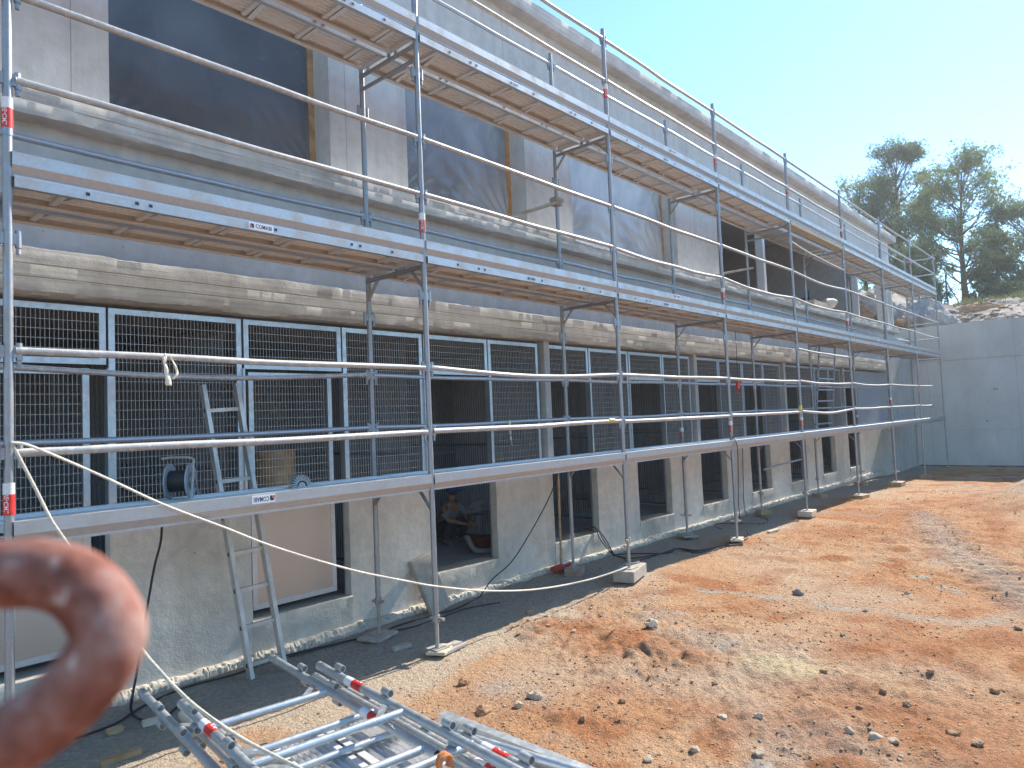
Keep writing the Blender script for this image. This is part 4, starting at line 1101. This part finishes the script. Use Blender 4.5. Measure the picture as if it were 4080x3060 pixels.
ladder('ladder', L0, L1, L0 + dR, L1 + dR + Vector((.0, .0, 0)), [(.10 + .2868 * k) / 2.315 for k in range(8)], 'aluminium', 'worn aluminium ladder leaning on the mesh panels through the lowest deck', .032, .075)
q0 = on(1, .62, 2900 + 655 * .5335, 1150 + 1035 * .5335); q1 = on(1, .70, 2900 + 684 * .5335, 1150 + 395 * .5335)
w0 = on(1, .62, 2900 + 780 * .5335, 1150 + 1030 * .5335) - q0; w0.z = 0; w0.y = 0
q0.z = 1.495
ladder('ladder', q0, q1, q0 + w0, q1 + w0, [.05 + .9 * k / 7 for k in range(8)], 'galv_rail_clean', 'slim grey ladder standing between the lowest and middle deck', .025, .03)

# ------------------------------------------------------------------ stack of frames on the ground
def P5(x, y): return (500 + x * .4973, 2235 + y * .4973)
def P6(x, y): return (1400 + x * .4973, 2235 + y * .4973)
GRP = 'scaffold frames stacked on the ground'
def lying_frame(a0, dirv, wv, length, bands, label, tr=(.86, 1.85), cups=(.22, .62, 1.25), side=1):
    a0 = Vector(a0); dirv = Vector(dirv).normalized(); wv = Vector(wv); b0 = a0 + wv
    t = thing('scaffold_frame', (a0 + b0) / 2 + dirv, label, 'scaffold frame', GRP)
    up = wv.normalized().cross(dirv); up = up if up.z > 0 else -up
    for k, s0 in enumerate((a0, b0)):
        lg = MB(); lg.pipe(s0, s0 + dirv * length, RT, 16).pipe(s0 + dirv * .001, s0 + dirv * .12, RT + .002, 16)
        lg = lg.build('leg', 'galv_new', t, 40)
        MB().obox(s0 + dirv * .05 + up * (RT + .001), dirv, wv, up, .008, .004, .0015).build('pin_hole', 'rubber_black', lg)
        for c in cups:
            for sg, off in ((1, .0), (-1, .05)):
                c0 = s0 + dirv * (c + off) + (up * .92 * sg + wv.normalized() * (.35 if k else -.35)) * .045
                MB().pipe(c0, c0 + dirv * .072, .021, 14).build('wedge_cup', 'galv_new', t, 40)
        if bands[k] is not None:
            bs = bands[k]; c0 = s0 + dirv * bs
            bm = MB(); bm.mat('band_white').tube([c0, c0 + dirv * .085], RT + .0022, 16); bm.mat('band_red').tube([c0 + dirv * .085, c0 + dirv * .19], RT + .0022, 16)
            vs, fs = cyl_text('ALUE-CML', .036, c0 + dirv * .095, dirv, RT + .0028, -.55 * side, up)
            lo = [v for v in vs]
            bm.mat('band_red').add(vs, fs)
            vs2, fs2 = cyl_text('-CML', .036, c0 + dirv * .138, dirv, RT + .0034, -.55 * side, up); bm.mat('band_white').add(vs2, fs2)
            bm.build('band', None, lg, 40)
    for u in tr:
        MB().tube([a0 + dirv * u + wv * .02, b0 + dirv * u - wv * .02], .021, 14).build('transom', 'galv_new', t, 40)
    for s_, e in ((a0, wv), (b0, -wv)):
        MB().bar(s_ + dirv * (tr[0] - .16) + e * .03, s_ + dirv * tr[0] + e * .2, .035, .006, up).build('gusset', 'galv_new', t)
    return t
dA = (on(2, .40, *P5(1990, 1190)) - on(2, .40, *P5(1250, 770))); dA.z = 0; dA.normalize()
WV = Vector((-dA.y, dA.x, 0)); WV = (WV if WV.x > 0 else -WV) * .82
fa = on(2, .37, *P5(130, 1050)); lying_frame((fa.x, fa.y, .37), dA, WV, 2.0, (None, 1.28), 'galvanised frame with worn red band and pale cement stains on the stack', (.86, 1.9), (.42, .86), 1)
fb = on(2, .44, *P5(450, 1140)); lying_frame((fb.x, fb.y, .44), dA, WV, 2.0, (.38, .38), 'clean galvanised frame with bright red and white bands topping the stack', (1.02, 1.92), (.22, .78, 1.36), 1)
fc = on(2, .30, *P5(400, 1235)); lying_frame((fc.x + .02, fc.y - .05, .31), dA, WV, 2.0, (None, None), 'galvanised frame in the middle of the stack under the cement stained one', (.8, 1.85), (.3, .9), 1)
fd = on(2, .25, *P5(560, 1260)); lying_frame((fd.x + .03, fd.y - .12, .235), dA, WV, 2.0, (None, 1.5), 'lowest galvanised frame of the stack resting on the planks', (.9, 1.8), (.35, 1.0), 1)
fe = on(2, .40, *P6(760, 1345)); lying_frame((fe.x - .80, fe.y, .385), dA, WV * 1.0, 2.0, (None, .16), 'frame pushed forward from the stack with orange clamp on its bar', (.10, 1.7), (.0, .42), 1)
# planks under the frames and bearers
pk = plank_mesh(2.0, 50, .30)
ang = math.atan2(dA.y, dA.x)
for k, (dx, zz, lb) in enumerate(((.02, .150, 'galvanised deck plank lying under the stacked frames, next to the wall side legs'), (.34, .150, 'galvanised deck plank lying in the middle under the stacked frames'), (.50, .085, 'lowest galvanised deck plank on the bearers under the stacked frames'))):
    base = fc + dA * .62 + WV.normalized() * (dx + .28)
    tag(link('deck_plank', pk, None, (base.x, base.y, zz), (0, 0, ang)), lb, 'plank')
for k, u in enumerate((.55, 1.7)):
    a = fc + dA * u; zc = (gz(a.x, a.y) + .085) / 2
    o = MB().obox((a.x + WV.x / 2, a.y + WV.y / 2, .05), WV, dA, (0, 0, 1), .5, .05, .036).build('timber_bearer', 'timber_pale', None)
    tag(o, ('timber bearer under the building side end of the frame stack', 'timber bearer under the yard side end of the frame stack')[k], 'timber')
tb = MB().extr([(0, 0), (.004, 0), (.004, .12), (.05, .12), (.05, .15), (0, .15)], 0, 2.4).mesh('toe_board', 'galv_new')
cp = on(2, .28, *P6(730, 1270)); cq = on(2, .25, *P6(1700, 1659)); cv = cq - cp
o = MB().bar(cp, cp + cv.normalized() * 2.2, .055, .085).build('steel_channel', 'galv_new', None); tag(o, 'long galvanised steel channel lying along the yard side of the frame stack', 'channel')
for k, (a, c, lb) in enumerate(((P6(850, 1385), P6(1540, 1600), 'loose galvanised tube lying between the channel and the stacked frames'), (P6(800, 1560), P6(1600, 1800), 'loose galvanised tube under the pushed out frame'))):
    a_ = on(2, .34 - .1 * k, *a); c_ = on(2, .30 - .1 * k, *c); d_ = (c_ - a_).normalized()
    o = MB().pipe(a_, a_ + d_ * 1.6, .023, 14).build('steel_tube', 'galv_new', None, 40); tag(o, lb, 'tube')
ca = on(2, .40, *P6(730, 1600)); m = MB()
for k in range(2): m.tube([ca + Vector((math.cos(t) * .034, 0, math.sin(t) * .034)) + dA * (.03 * k) for t in np.linspace(-.6, 3.8, 12)], .009, 6)
m.bar(ca + Vector((.03, 0, -.03)), ca + Vector((.06, 0, -.05)), .03, .012)
tag(m.build('clamp', 'clamp_orange', None, 40), 'orange pipe clamp hanging on a tube of the frame stack', 'clamp')
# ------------------------------------------------------------------ bent red tube close to the lens
def near(px, py, d):                    # a point at distance d ahead of the standing place
    return Vector(CAM + ray(px, py) * d)
hp = [near(-900, 2330, .44), near(-420, 2300, .44), near(0, 2290, .44), near(170, 2285, .44), near(325, 2340, .435), near(418, 2455, .43), near(428, 2565, .425), near(350, 2700, .42), near(195, 2850, .415), near(-20, 2985, .41), near(-300, 3140, .41)]
lo = near(-700, 3300, .42); gp = Vector((lo.x - .08, lo.y + .05, 0.0))
hp += [lo, Vector((lo.x - .05, lo.y + .03, 1.0)), Vector((gp.x, gp.y, -.05))]
up0 = hp[0]; hp = [Vector((up0.x - .16, up0.y + .12, -.05)), Vector((up0.x - .16, up0.y + .12, 1.2)), Vector((up0.x - .13, up0.y + .10, up0.z - .12))] + hp
tag(MB().tube(catmull(hp, 10), .0212, 24).build('bent_tube', 'rust_paint', None, 60), 'rusty red painted steel tube bent into a hook close up', 'tube')

# ------------------------------------------------------------------ ropes and cables
def R1p(x, y): return (x * .4973, 1500 + y * .4973)
def R3p(x, y): return (2000 + x * .4973, 1500 + y * .4973)
def cable(name, pts, r, mat, label, cat, k=6, n=6, group=None):
    return tag(MB().tube(catmull(pts, k), r, n).build(name, mat, None, 60), label, cat, group)
rp = [on(1, -.05, 45, 1762)] + [on(1, -.06, *q) for q in ((134, 1781), (398, 1893), (651, 2010), (895, 2102), (1100, 2181), (1400, 2270), (1619, 2315), (1748, 2337), (1947, 2354), (2146, 2347), (2345, 2310))]
rp += [Vector((5.9, -.02, .20)), Vector((6.1, .10, .185)), Vector((6.3, .05, .19))]
cable('rope', rp, .0085, 'rope_pale', 'pale rope sagging from the scaffold corner to the concrete block', 'rope')
rp = [on(1, y, *q) for y, q in ((-.04, (45, 1762)), (-.1, (90, 1848)), (-.2, (149, 1962)), (-.3, (199, 2062)), (-.4, (254, 2146)), (-.80, (537, 2548)), (-1.0, (646, 2683)), (-1.22, (771, 2807)), (-1.40, (945, 2931)), (-1.58, (1122, 3026)), (-1.75, (1240, 3090)))]
rp += [Vector((rp[-1].x + .1, rp[-1].y - .5, .3)), Vector((rp[-1].x + .1, rp[-1].y - 1.0, .03))]
cable('rope', rp, .0085, 'rope', 'tan rope running down from the scaffold corner over the frame stack', 'rope')
def gpts(l, dz=.012):
    o = []
    for px, py in l:
        g = on(2, .03, px, py)
        if g.y > 1.02: g.x -= (g.y - 1.02) * .9; g.y = 1.02
        g.z = gz(g.x, g.y) + dz; o.append(g)
    return o
c1 = [on(1, y, *q) for y, q in ((.79, (646, 2082)), (.86, (640, 2160)), (.9, (615, 2260)), (.93, (590, 2400)), (.9, (568, 2540)), (.84, (545, 2680)), (.75, (525, 2790)))] + gpts([(524, 2822), (560, 2858), (640, 2852), (720, 2800)])
cable('electric_cable', c1, .0085, 'rubber_black', 'black cable hanging from the lowest deck beside the bent red tube', 'cable')
cable('electric_cable', gpts([(300, 2935), (460, 2870), (572, 2802), (746, 2735), (945, 2680), (1137, 2597), (1495, 2517), (1600, 2480), (1798, 2424), (1907, 2360)]), .008, 'rubber_black', 'black cable lying on the ground along the wall foot', 'cable')
cable('electric_cable', gpts([(1150, 2612), (1450, 2530), (1640, 2490), (1750, 2455), (1850, 2420), (1990, 2395)]), .007, 'rubber_black', 'second thin cable lying in the shade by the leaning slab', 'cable')
c2 = gpts([(1907, 2358)]) + [on(1, y, *q) for y, q in ((.95, (1960, 2310)), (.95, (2041, 2235)), (.92, (2120, 2110)), (.9, (2180, 2000)), (.85, (2214, 1920)), (.8, (2222, 1890)))]
cable('electric_cable', c2, .0065, 'rubber_black', 'black cable slanting from the deck to the ground left of the broom', 'cable')
for k, off in enumerate((0, 12, 22)):
    c3 = [on(1, 1.25, 2330 + off, 2105 - off * .3), on(1, 1.17, 2372 + off * .3, 2104), on(1, 1.08, 2392 + off, 2150)] + gpts([(2410 + off, 2185 + off * .5), (2440 + off * 2, 2200 + off), (2520, 2203 + off * 1.5), (2660, 2202 - off * .3), (2700, 2182), (2780, 2190 + off * .4), (2870, 2173), (2960, 2160 + off * .4)])
    cable('electric_cable', c3, .0075, 'rubber_black', 'black cable coming out over a doorsill and across the shaded ground', 'cable', group='cables out of the doorway')
cable('electric_cable', [on(1, -.03, *R3p(1845, 480)), on(1, -.05, *R3p(1885, 560)), on(1, -.03, *R3p(1893, 800)), on(1, .0, *R3p(1897, 1040))] + gpts([R3p(1915, 1160), R3p(1975, 1275), R3p(1900, 1310), R3p(1790, 1335)]), .007, 'rubber_black', 'black cable hanging beside the fourth outer standard to the thin board', 'cable')
cable('electric_cable', [on(1, .85, *R3p(1928, 575)), on(1, .87, *R3p(1932, 800)), on(1, .87, *R3p(1938, 1000))] + gpts([R3p(1960, 1100), R3p(2060, 1115), R3p(2130, 1140), R3p(2090, 1165), R3p(1900, 1165), R3p(1760, 1165), R3p(1700, 1180), R3p(1760, 1215)]), .007, 'rubber_black', 'black cable hanging behind the standard and coiling on shaded ground', 'cable')
m7 = lambda x, y: (2000 + x * .4973, 750 + y * .4973)
hk = [on(1, .4, *m7(1870, 1150)), on(1, .4, *m7(1880, 1330)), on(1, .4, *m7(1888, 1560))]
cable('hanging_cable', hk, .005, 'rubber_black', 'thin dark cord hanging from the middle deck with a red hook', 'cable')
h0 = hk[-1]
m = MB(); m.obox(h0 - Vector((0, 0, .04)), (1, 0, -.5), (0, 1, 0), (.5, 0, 1), .035, .02, .06); m.tube(catmull([h0 - Vector((-.02, 0, .09)), h0 - Vector((-.06, 0, .13)), h0 - Vector((-.03, 0, .17)), h0 - Vector((.01, 0, .15))], 4), .01, 6)
tag(m.build('hoist_hook', 'rag_red', None, 40), 'red hook block hanging on the thin dark cord', 'hook')

# ------------------------------------------------------------------ rags and tapes on the rails
def ribbon(name, pts, wdt, mat, label, cat='rag', side=(1, 0, 0)):
    c = catmull(pts, 5); s_ = Vector(side); V = []
    for i, p_ in enumerate(c):
        wv = wdt * (.6 + .4 * math.sin(i * .9)) ; t_ = Vector((0, .012 * math.sin(i * 1.3), 0)); V += [p_ - s_ * wv + t_, p_ + s_ * wv - t_]
    fs = [(2 * i, 2 * i + 1, 2 * i + 3, 2 * i + 2) for i in range(len(c) - 1)]
    o = MB().add(V, fs).build(name, mat, None, 80); sm = o.modifiers.new('thick', 'SOLIDIFY'); sm.thickness = .003
    return tag(o, label, cat)
def Z5p(x, y): return (x * .4973, 750 + y * .4973)
r0 = on(1, -.028, *Z5p(1335, 1335))
rg = MB()
rg.tube([Vector((r0.x + .028 * math.cos(a) * .3, -.004 + .026 * math.cos(a), r0.z - .02 + .026 * math.sin(a))) for a in np.linspace(0, 6.0, 14)], .008, 6)
rg.build
a = [on(1, -.035, *Z5p(*q)) for q in ((1310, 1350), (1325, 1430), (1340, 1500), (1352, 1580))]
b_ = [on(1, -.035, *Z5p(*q)) for q in ((1365, 1350), (1400, 1420), (1418, 1480), (1385, 1530))]
T = thing('rag', r0, 'cream cloth strip knotted round a guard rail before the mesh panels', 'rag')
for nm_, pts, wd in (('knot', None, 0), ('tail', a, .014), ('tail', b_, .008)):
    if pts is None:
        me_ = rg.build(nm_, 'rag_cream', T, 60)
    else:
        c = catmull(pts, 5); V = []
        for i, p_ in enumerate(c): wv = wd * (.5 + .9 * i / len(c)); V += [p_ + Vector((-wv, .004 * math.sin(i), 0)), p_ + Vector((wv, -.004 * math.cos(i), 0))]
        o = MB().add(V, [(2 * i, 2 * i + 1, 2 * i + 3, 2 * i + 2) for i in range(len(c) - 1)]).build(nm_, 'rag_cream', T, 80); o.modifiers.new('thick', 'SOLIDIFY').thickness = .003
ribbon('rag', [on(1, .78, *R3p(*q)) for q in ((60, 350), (65, 430), (70, 490), (78, 545))], .014, 'rag_cream', 'small pale rag hanging from an inner rail before the pillar')
q = on(1, -.004, *R3p(875, 352)); o = MB().tube([q - Vector((.05, 0, 0)), q + Vector((.05, 0, 0))], .0262, 12).build('tape_wrap', 'tape_yellow', None, 40); tag(o, 'yellow tape wrapped round a guard rail', 'tape')
ribbon('warning_tape', [on(1, -.02, 3380 + x * .422, 1250 + y * .422) for x, y in ((655, 715), (668, 740), (680, 775))], .045, 'tape_orange', 'orange warning tape tied to a far outer standard', 'tape')
q = on(1, -.004, 2900 + 540 * .5335, 1150 + 885 * .5335); o = MB().tube([q - Vector((.03, 0, .06)), q + Vector((.03, 0, .02))], .032, 8).build('tape_wrap', 'tape_yellow', None, 40); tag(o, 'yellow tape wrapped at a far standard beside the slim ladder', 'tape')

# ------------------------------------------------------------------ cable drum on the lowest deck
c0 = Vector((1.12, .52, 1.49 + .125)); t = thing('cable_drum', (c0.x, c0.y, 1.49), 'dusty grey cable drum with bent handle standing on the lowest deck', 'cable drum')
ax = Vector((.72, -.62, 0)).normalized()
MB().tube([c0 - ax * .07, c0 + ax * .07], .075, 20).build('cable_winding', 'rubber_black', t, 40)
for s_ in (-1, 1):
    fl = MB(); fl.tube([c0 + ax * (.07 * s_ - .004), c0 + ax * (.07 * s_ + .004)], .125, 28); fl.build('flange', 'sheet_grey', t, 40)
MB().tube([c0 + ax * .075, c0 + ax * .095], .06, 18).build('hub', 'galv_tube', t, 40)
pr = Vector((-ax.y, ax.x, 0))
pts = [c0 + ax * .1 + pr * -.09 + Vector((0, 0, -.12)), c0 + ax * .1 + pr * -.04 + Vector((0, 0, .1)), c0 + ax * .08 + Vector((0, 0, .155)), c0 - ax * .05 + Vector((0, 0, .165)), c0 - ax * .12 + Vector((0, 0, .16))]
MB().tube(catmull(pts, 5), .009, 8).build('handle', 'galv_jack', t, 40)
MB().tube(catmull([c0 + ax * .098, c0 + ax * .1 + pr * .03 + Vector((0, 0, -.05)), c0 + ax * .11 + pr * .05 + Vector((0, 0, -.1))], 4), .007, 6).build('crank', 'galv_tube', t, 40)
# coil of pleated ducting on the deck
m = MB()
for k in range(14):
    a_ = math.pi * k / 13; m.obox((2.02 + .06 * math.cos(a_), .45, 1.49 + .005 + .06 * math.sin(a_)), (math.cos(a_), 0, math.sin(a_)), (-math.sin(a_), 0, math.cos(a_)), (0, 1, 0), .028, .005, .03)
m.tube([(2.02, .42, 1.494), (2.02, .48, 1.494)], .045, 12)
tag(m.build('fan_brush', 'aluminium', None, 40), 'grey ribbed cup brush lying on the lowest deck by the ladder', 'brush')

# ------------------------------------------------------------------ leaning slab, broom, planks by the wall
s0 = Vector((3.80, .93, gz(3.80, .93) + .0)); s1 = Vector((3.70, 1.135, .545))
m = MB(); ax = (s1 - s0).normalized(); wv = Vector((.98, .05, .10)); wv = (wv - ax * wv.dot(ax)).normalized(); nn = ax.cross(wv)
L_ = (s1 - s0).length
m.obox((s0 + s1) / 2 + wv * .10, ax, wv, nn, L_ / 2, .14, .028)
o = m.build('concrete_slab', 'paver', None); o.modifiers.new('bevel', 'BEVEL').width = .006; tag(o, 'grey concrete slab leaning against the lower wall beside a doorway', 'slab')
bt = thing('broom', (6.0, 1.02, .03), 'broom with red head and brown wooden handle leaning in a doorway', 'broom')
MB().tube([Vector((6.0, 1.0, .12)), Vector((6.17, 1.12, 1.30))], .014, 10).build('handle', 'timber', bt, 40)
m = MB(); m.obox((5.98, .99, .09), (.95, -.25, .12), (.2, .95, 0), (0, 0, 1), .14, .035, .025); m.build('head', 'plastic_red', bt)
m = MB()
r_ = random.Random(2)
for k in range(60):
    u = r_.uniform(-.13, .13); v = r_.uniform(-.03, .03); p0 = Vector((5.98 + .95 * u, .99 - .25 * u + v, .08)); m.bar(p0, p0 + Vector((r_.gauss(0, .008), r_.gauss(0, .01) - .01, -.07)), .004, .004)
m.build('bristles', 'plastic_red', bt)
MB().obox((6.05, .99, .1), (.95, -.25, 0), (.25, .95, 0), (0, 0, 1), .05, .04, .045).build('socket', 'polystyrene', bt)
for k, (px, py, L_, an, mt, lb) in enumerate(((620, 2866, .16, .1, 'timber_pale', 'short tan timber offcut on shaded ground near the hanging cable'), (458, 2900, .09, .3, 'timber', 'stubby brown timber offcut on shaded ground'), (1600, 2575, .17, .2, 'paver', 'grey broken paver lying in shade near the rusted jack'), (1030, 2440 + 200, .12, .5, 'timber', 'reddish wood chip against the wall foot near the ladder'), (480, 3010, .22, .25, 'timber', 'dark wood lath on the shaded gravel'), (3080, 2115, .3, .2, 'timber_pale', 'pale lath lying along the wall foot by the coiled cable'))):
    g = on(2, .03, px, py); o = MB().obox((0, 0, 0), (1, 0, 0), (0, 1, 0), (0, 0, 1), L_ / 2, .03, .016).build('timber_offcut' if 'timber' in mt else 'paving_piece', mt)
    o.location = (g.x, g.y, gz(g.x, g.y) + .018); o.rotation_euler = (0, 0, an - .3); tag(o, lb, 'offcut' if 'timber' in mt else 'paver')

# ------------------------------------------------------------------ things on the upper floor
o = MB(); vs, fs = blob(911, 3, .25, (.42, .22, .12)); o.add([(17.9 + x, 1.28 + y, 4.62 + z) for x, y, z in vs], fs)
tag(o.build('white_sack', 'white_bag', None, 60), 'white sack lying on the ledge of the wide opening', 'sack')
m = MB()
for k in range(3): m.box((16.4 + .03 * k, 1.12 + .01 * k, 4.41 + .05 * k), (17.75 - .05 * k, 1.62, 4.455 + .05 * k))
tag(m.build('board_stack', 'timber_pale', None), 'short stack of pale boards on the ledge of the wide opening', 'boards')
m = MB(); m.box((16.5, 1.25, 4.56), (17.1, 1.5, 4.63)); m.box((17.15, 1.25, 4.56), (17.4, 1.45, 4.66)); m.tube([(16.75, 1.35, 4.62), (16.75, 1.35, 4.85)], .015, 8)
tag(m.build('tool_tray', 'rubber_black', None), 'dark tool tray with upright rod on the board stack', 'tool tray')
m = MB(); m.obox((15.2, 5.9, 4.95), (1, 0, .15), (0, 1, .35), (-.15, -.35, 1), .75, .02, .55)
tag(m.build('plasterboard', 'concrete_upper', None), 'grey board leaning inside the wide upper opening', 'board')
for k, (x, y) in enumerate(((15.4, 3.2), (21.7, 3.0))):
    cable('ceiling_wire', [(x, y, 7.0), (x + .05, y, 6.7), (x - .03, y + .02, 6.3), (x + .06, y, 5.95)], .012, 'rubber_black', ('loose wire hanging from the ceiling of the wide opening', 'loose wire hanging from the porch ceiling')[k], 'wire')

# ------------------------------------------------------------------ worker crouching inside the third doorway
def skin_fig(name, joints, edges_, mat, parent, sub=2, root=0):
    me = bpy.data.meshes.new(name); me.from_pydata([j[:3] for j in joints], edges_, [])
    me.materials.append(MATS[mat]); o = link(name, me, parent)
    sm = o.modifiers.new('skin', 'SKIN'); sm.use_smooth_shade = True
    for i, v in enumerate(me.skin_vertices[0].data):
        r = joints[i][3]; v.radius = (r, r) if not isinstance(r, tuple) else r; v.use_root = (i == root)
    ss = o.modifiers.new('sub', 'SUBSURF'); ss.levels = sub; ss.render_levels = sub
    return o
pb = Vector((5.58, 2.55, .30))
W_ = thing('person', pb, 'crouching worker in white shirt and blue cap inside the third doorway', 'person')
def J(x, y, z, r): return (pb.x + x * .9, pb.y + y * .9, pb.z + z * .86, r * .92)
J_ = [J(0, .12, .26, .12), J(-.02, .06, .42, .12), J(-.04, -.03, .56, .115), J(-.05, -.07, .66, .05), J(-.055, -.10, .73, .07), J(-.06, -.115, .81, .075),
      J(-.20, -.06, .575, .05), J(-.25, -.20, .42, .038), J(-.10, -.34, .36, .028), J(-.06, -.40, .35, .022),
      J(.13, -.05, .575, .05), J(.20, -.19, .43, .038), J(.08, -.34, .37, .028), J(.04, -.40, .36, .022),
      J(-.11, .10, .26, .08), J(-.17, -.20, .40, .06), J(-.15, -.02, .08, .042), J(-.16, -.17, .03, .035),
      J(.11, .10, .26, .08), J(.17, -.20, .40, .06), J(.15, -.02, .08, .042), J(.16, -.17, .03, .035)]
E_ = [(0, 1), (1, 2), (2, 3), (3, 4), (4, 5), (2, 6), (6, 7), (7, 8), (8, 9), (2, 10), (10, 11), (11, 12), (12, 13), (0, 14), (14, 15), (15, 16), (16, 17), (0, 18), (18, 19), (19, 20), (20, 21)]
skin_fig('body', J_, E_, 'skin', W_)
def sub_fig(name, ids, grow, mat):
    mp = {v: k for k, v in enumerate(ids)}; js = [J_[i][:3] + (J_[i][3] + grow,) for i in ids]
    skin_fig(name, js, [(mp[a_], mp[c_]) for a_, c_ in E_ if a_ in mp and c_ in mp], mat, W_)
sub_fig('shirt', [0, 1, 2, 6, 7, 10, 11], .012, 'cloth_white')
sub_fig('trousers', [0, 14, 15, 16, 18, 19, 20], .012, 'cloth_dark')
hd = Vector(J_[5][:3]); m = MB()
vs, fs = blob(1, 2, 0, (.088, .1, .06)); m.add([(hd.x + x, hd.y + y, hd.z + .045 + max(z, -.01)) for x, y, z in vs], fs); m.obox(hd + Vector((-.0, -.11, .035)), (1, 0, 0), (0, 1, -.2), (0, .2, 1), .06, .045, .006)
m.build('cap', 'cloth_blue', W_, 60)
m = MB(); f0 = hd + Vector((0, -.072, -.025)); m.add([f0 + Vector((-.012, 0, -.02)), f0 + Vector((.012, 0, -.02)), f0 + Vector((0, -.025, -.018)), f0 + Vector((0, .0, .025))], [(0, 1, 2), (0, 2, 3), (1, 3, 2)])
m.build('nose', 'skin', W_)
m = MB()
for s_ in (-1, 1):
    c_ = hd + Vector((.028 * s_, -.07, 0)); vs, fs = blob(2, 1, 0, (.011, .008, .007)); m.add([(c_.x + x, c_.y + y, c_.z + z) for x, y, z in vs], fs)
m.build('eyes', 'rubber_black', W_)
for s_, hi in ((-1, 9), (1, 13)):                                        # hands with separate curled fingers
    h0 = Vector(J_[hi][:3]); js = [(h0.x, h0.y + .02, h0.z, .022), (h0.x, h0.y - .03, h0.z - .005, .024)]; es = [(0, 1)]
    for q in range(4):
        bx = h0.x + (-.027 + .018 * q); b0 = len(js); ln = (.030, .036, .034, .026)[q]
        js += [(bx, h0.y - .05, h0.z, .0085), (bx, h0.y - .05 - ln, h0.z - .012, .0078), (bx, h0.y - .055 - ln, h0.z - .012 - ln * .7, .007)]; es += [(1, b0), (b0, b0 + 1), (b0 + 1, b0 + 2)]
    b0 = len(js); js += [(h0.x - s_ * .032, h0.y - .015, h0.z - .012, .0095), (h0.x - s_ * .045, h0.y - .045, h0.z - .03, .008)]; es += [(0, b0), (b0, b0 + 1)]
    skin_fig('hand', js, es, 'skin', W_, 1)
tb_ = thing('red_tub', (5.47, 1.9, .30), 'red tub on the floor in front of the crouching worker', 'tub')
m = MB(); m.tube([(5.47, 1.9, .30), (5.47, 1.9, .46)], [.13, .165], 18); m.build('bowl', 'tub_red', tb_, 40)
m = MB(); m.tube([Vector((5.47 + .167 * math.cos(a_), 1.9 + .167 * math.sin(a_), .46)) for a_ in np.linspace(0, 6.283, 22)], .01, 6); m.build('rim', 'tub_red', tb_, 40)
cable('white_hose', [(5.2, 1.85, .5), (5.2, 1.72, .36), (5.35, 1.62, .335), (5.6, 1.62, .335), (5.78, 1.75, .42), (5.86, 1.9, .6), (5.9, 2.05, .75)], .035, 'hose_white', 'thick white hose curling round the red tub inside the doorway', 'hose', n=12)
vs, fs = blob(58, 3, .6, (.2, .12, .1)); m = MB(); m.add([(5.72 + x, 2.15 + y, .78 + z) for x, y, z in vs], fs); m.tube([(5.72, 2.15, .30), (5.72, 2.15, .7)], .05, 10)
tag(m.build('draped_machine', 'cloth_white', None, 60), 'small machine draped in white cloth beside the worker', 'machine')

for o in bpy.data.objects:
    if o.name.split('.')[0] in ('wire_mesh', 'bar_partition', 'bristles'): o['kind'] = 'stuff'
# ------------------------------------------------------------------ thin air volume added to imitate the lens glare veil and sun glow
b = NB('veil_air')
b.t.nodes.remove(b.b)
pv = b.n('ShaderNodeVolumePrincipled'); pv.inputs['Density'].default_value = 0.0011; pv.inputs['Anisotropy'].default_value = 0.45
pv.inputs['Color'].default_value = (0.93, 0.96, 1.0, 1)
b.l(pv.outputs[0], b.out.inputs['Volume'])
hzb = MB().box((-640, -640, -4), (640, 640, 22)).build('glare_veil', 'veil_air')
hzb['kind'] = 'stuff'; hzb['label'] = 'thin air volume added over the whole site as a lens glare veil'; hzb['category'] = 'glare_veil'
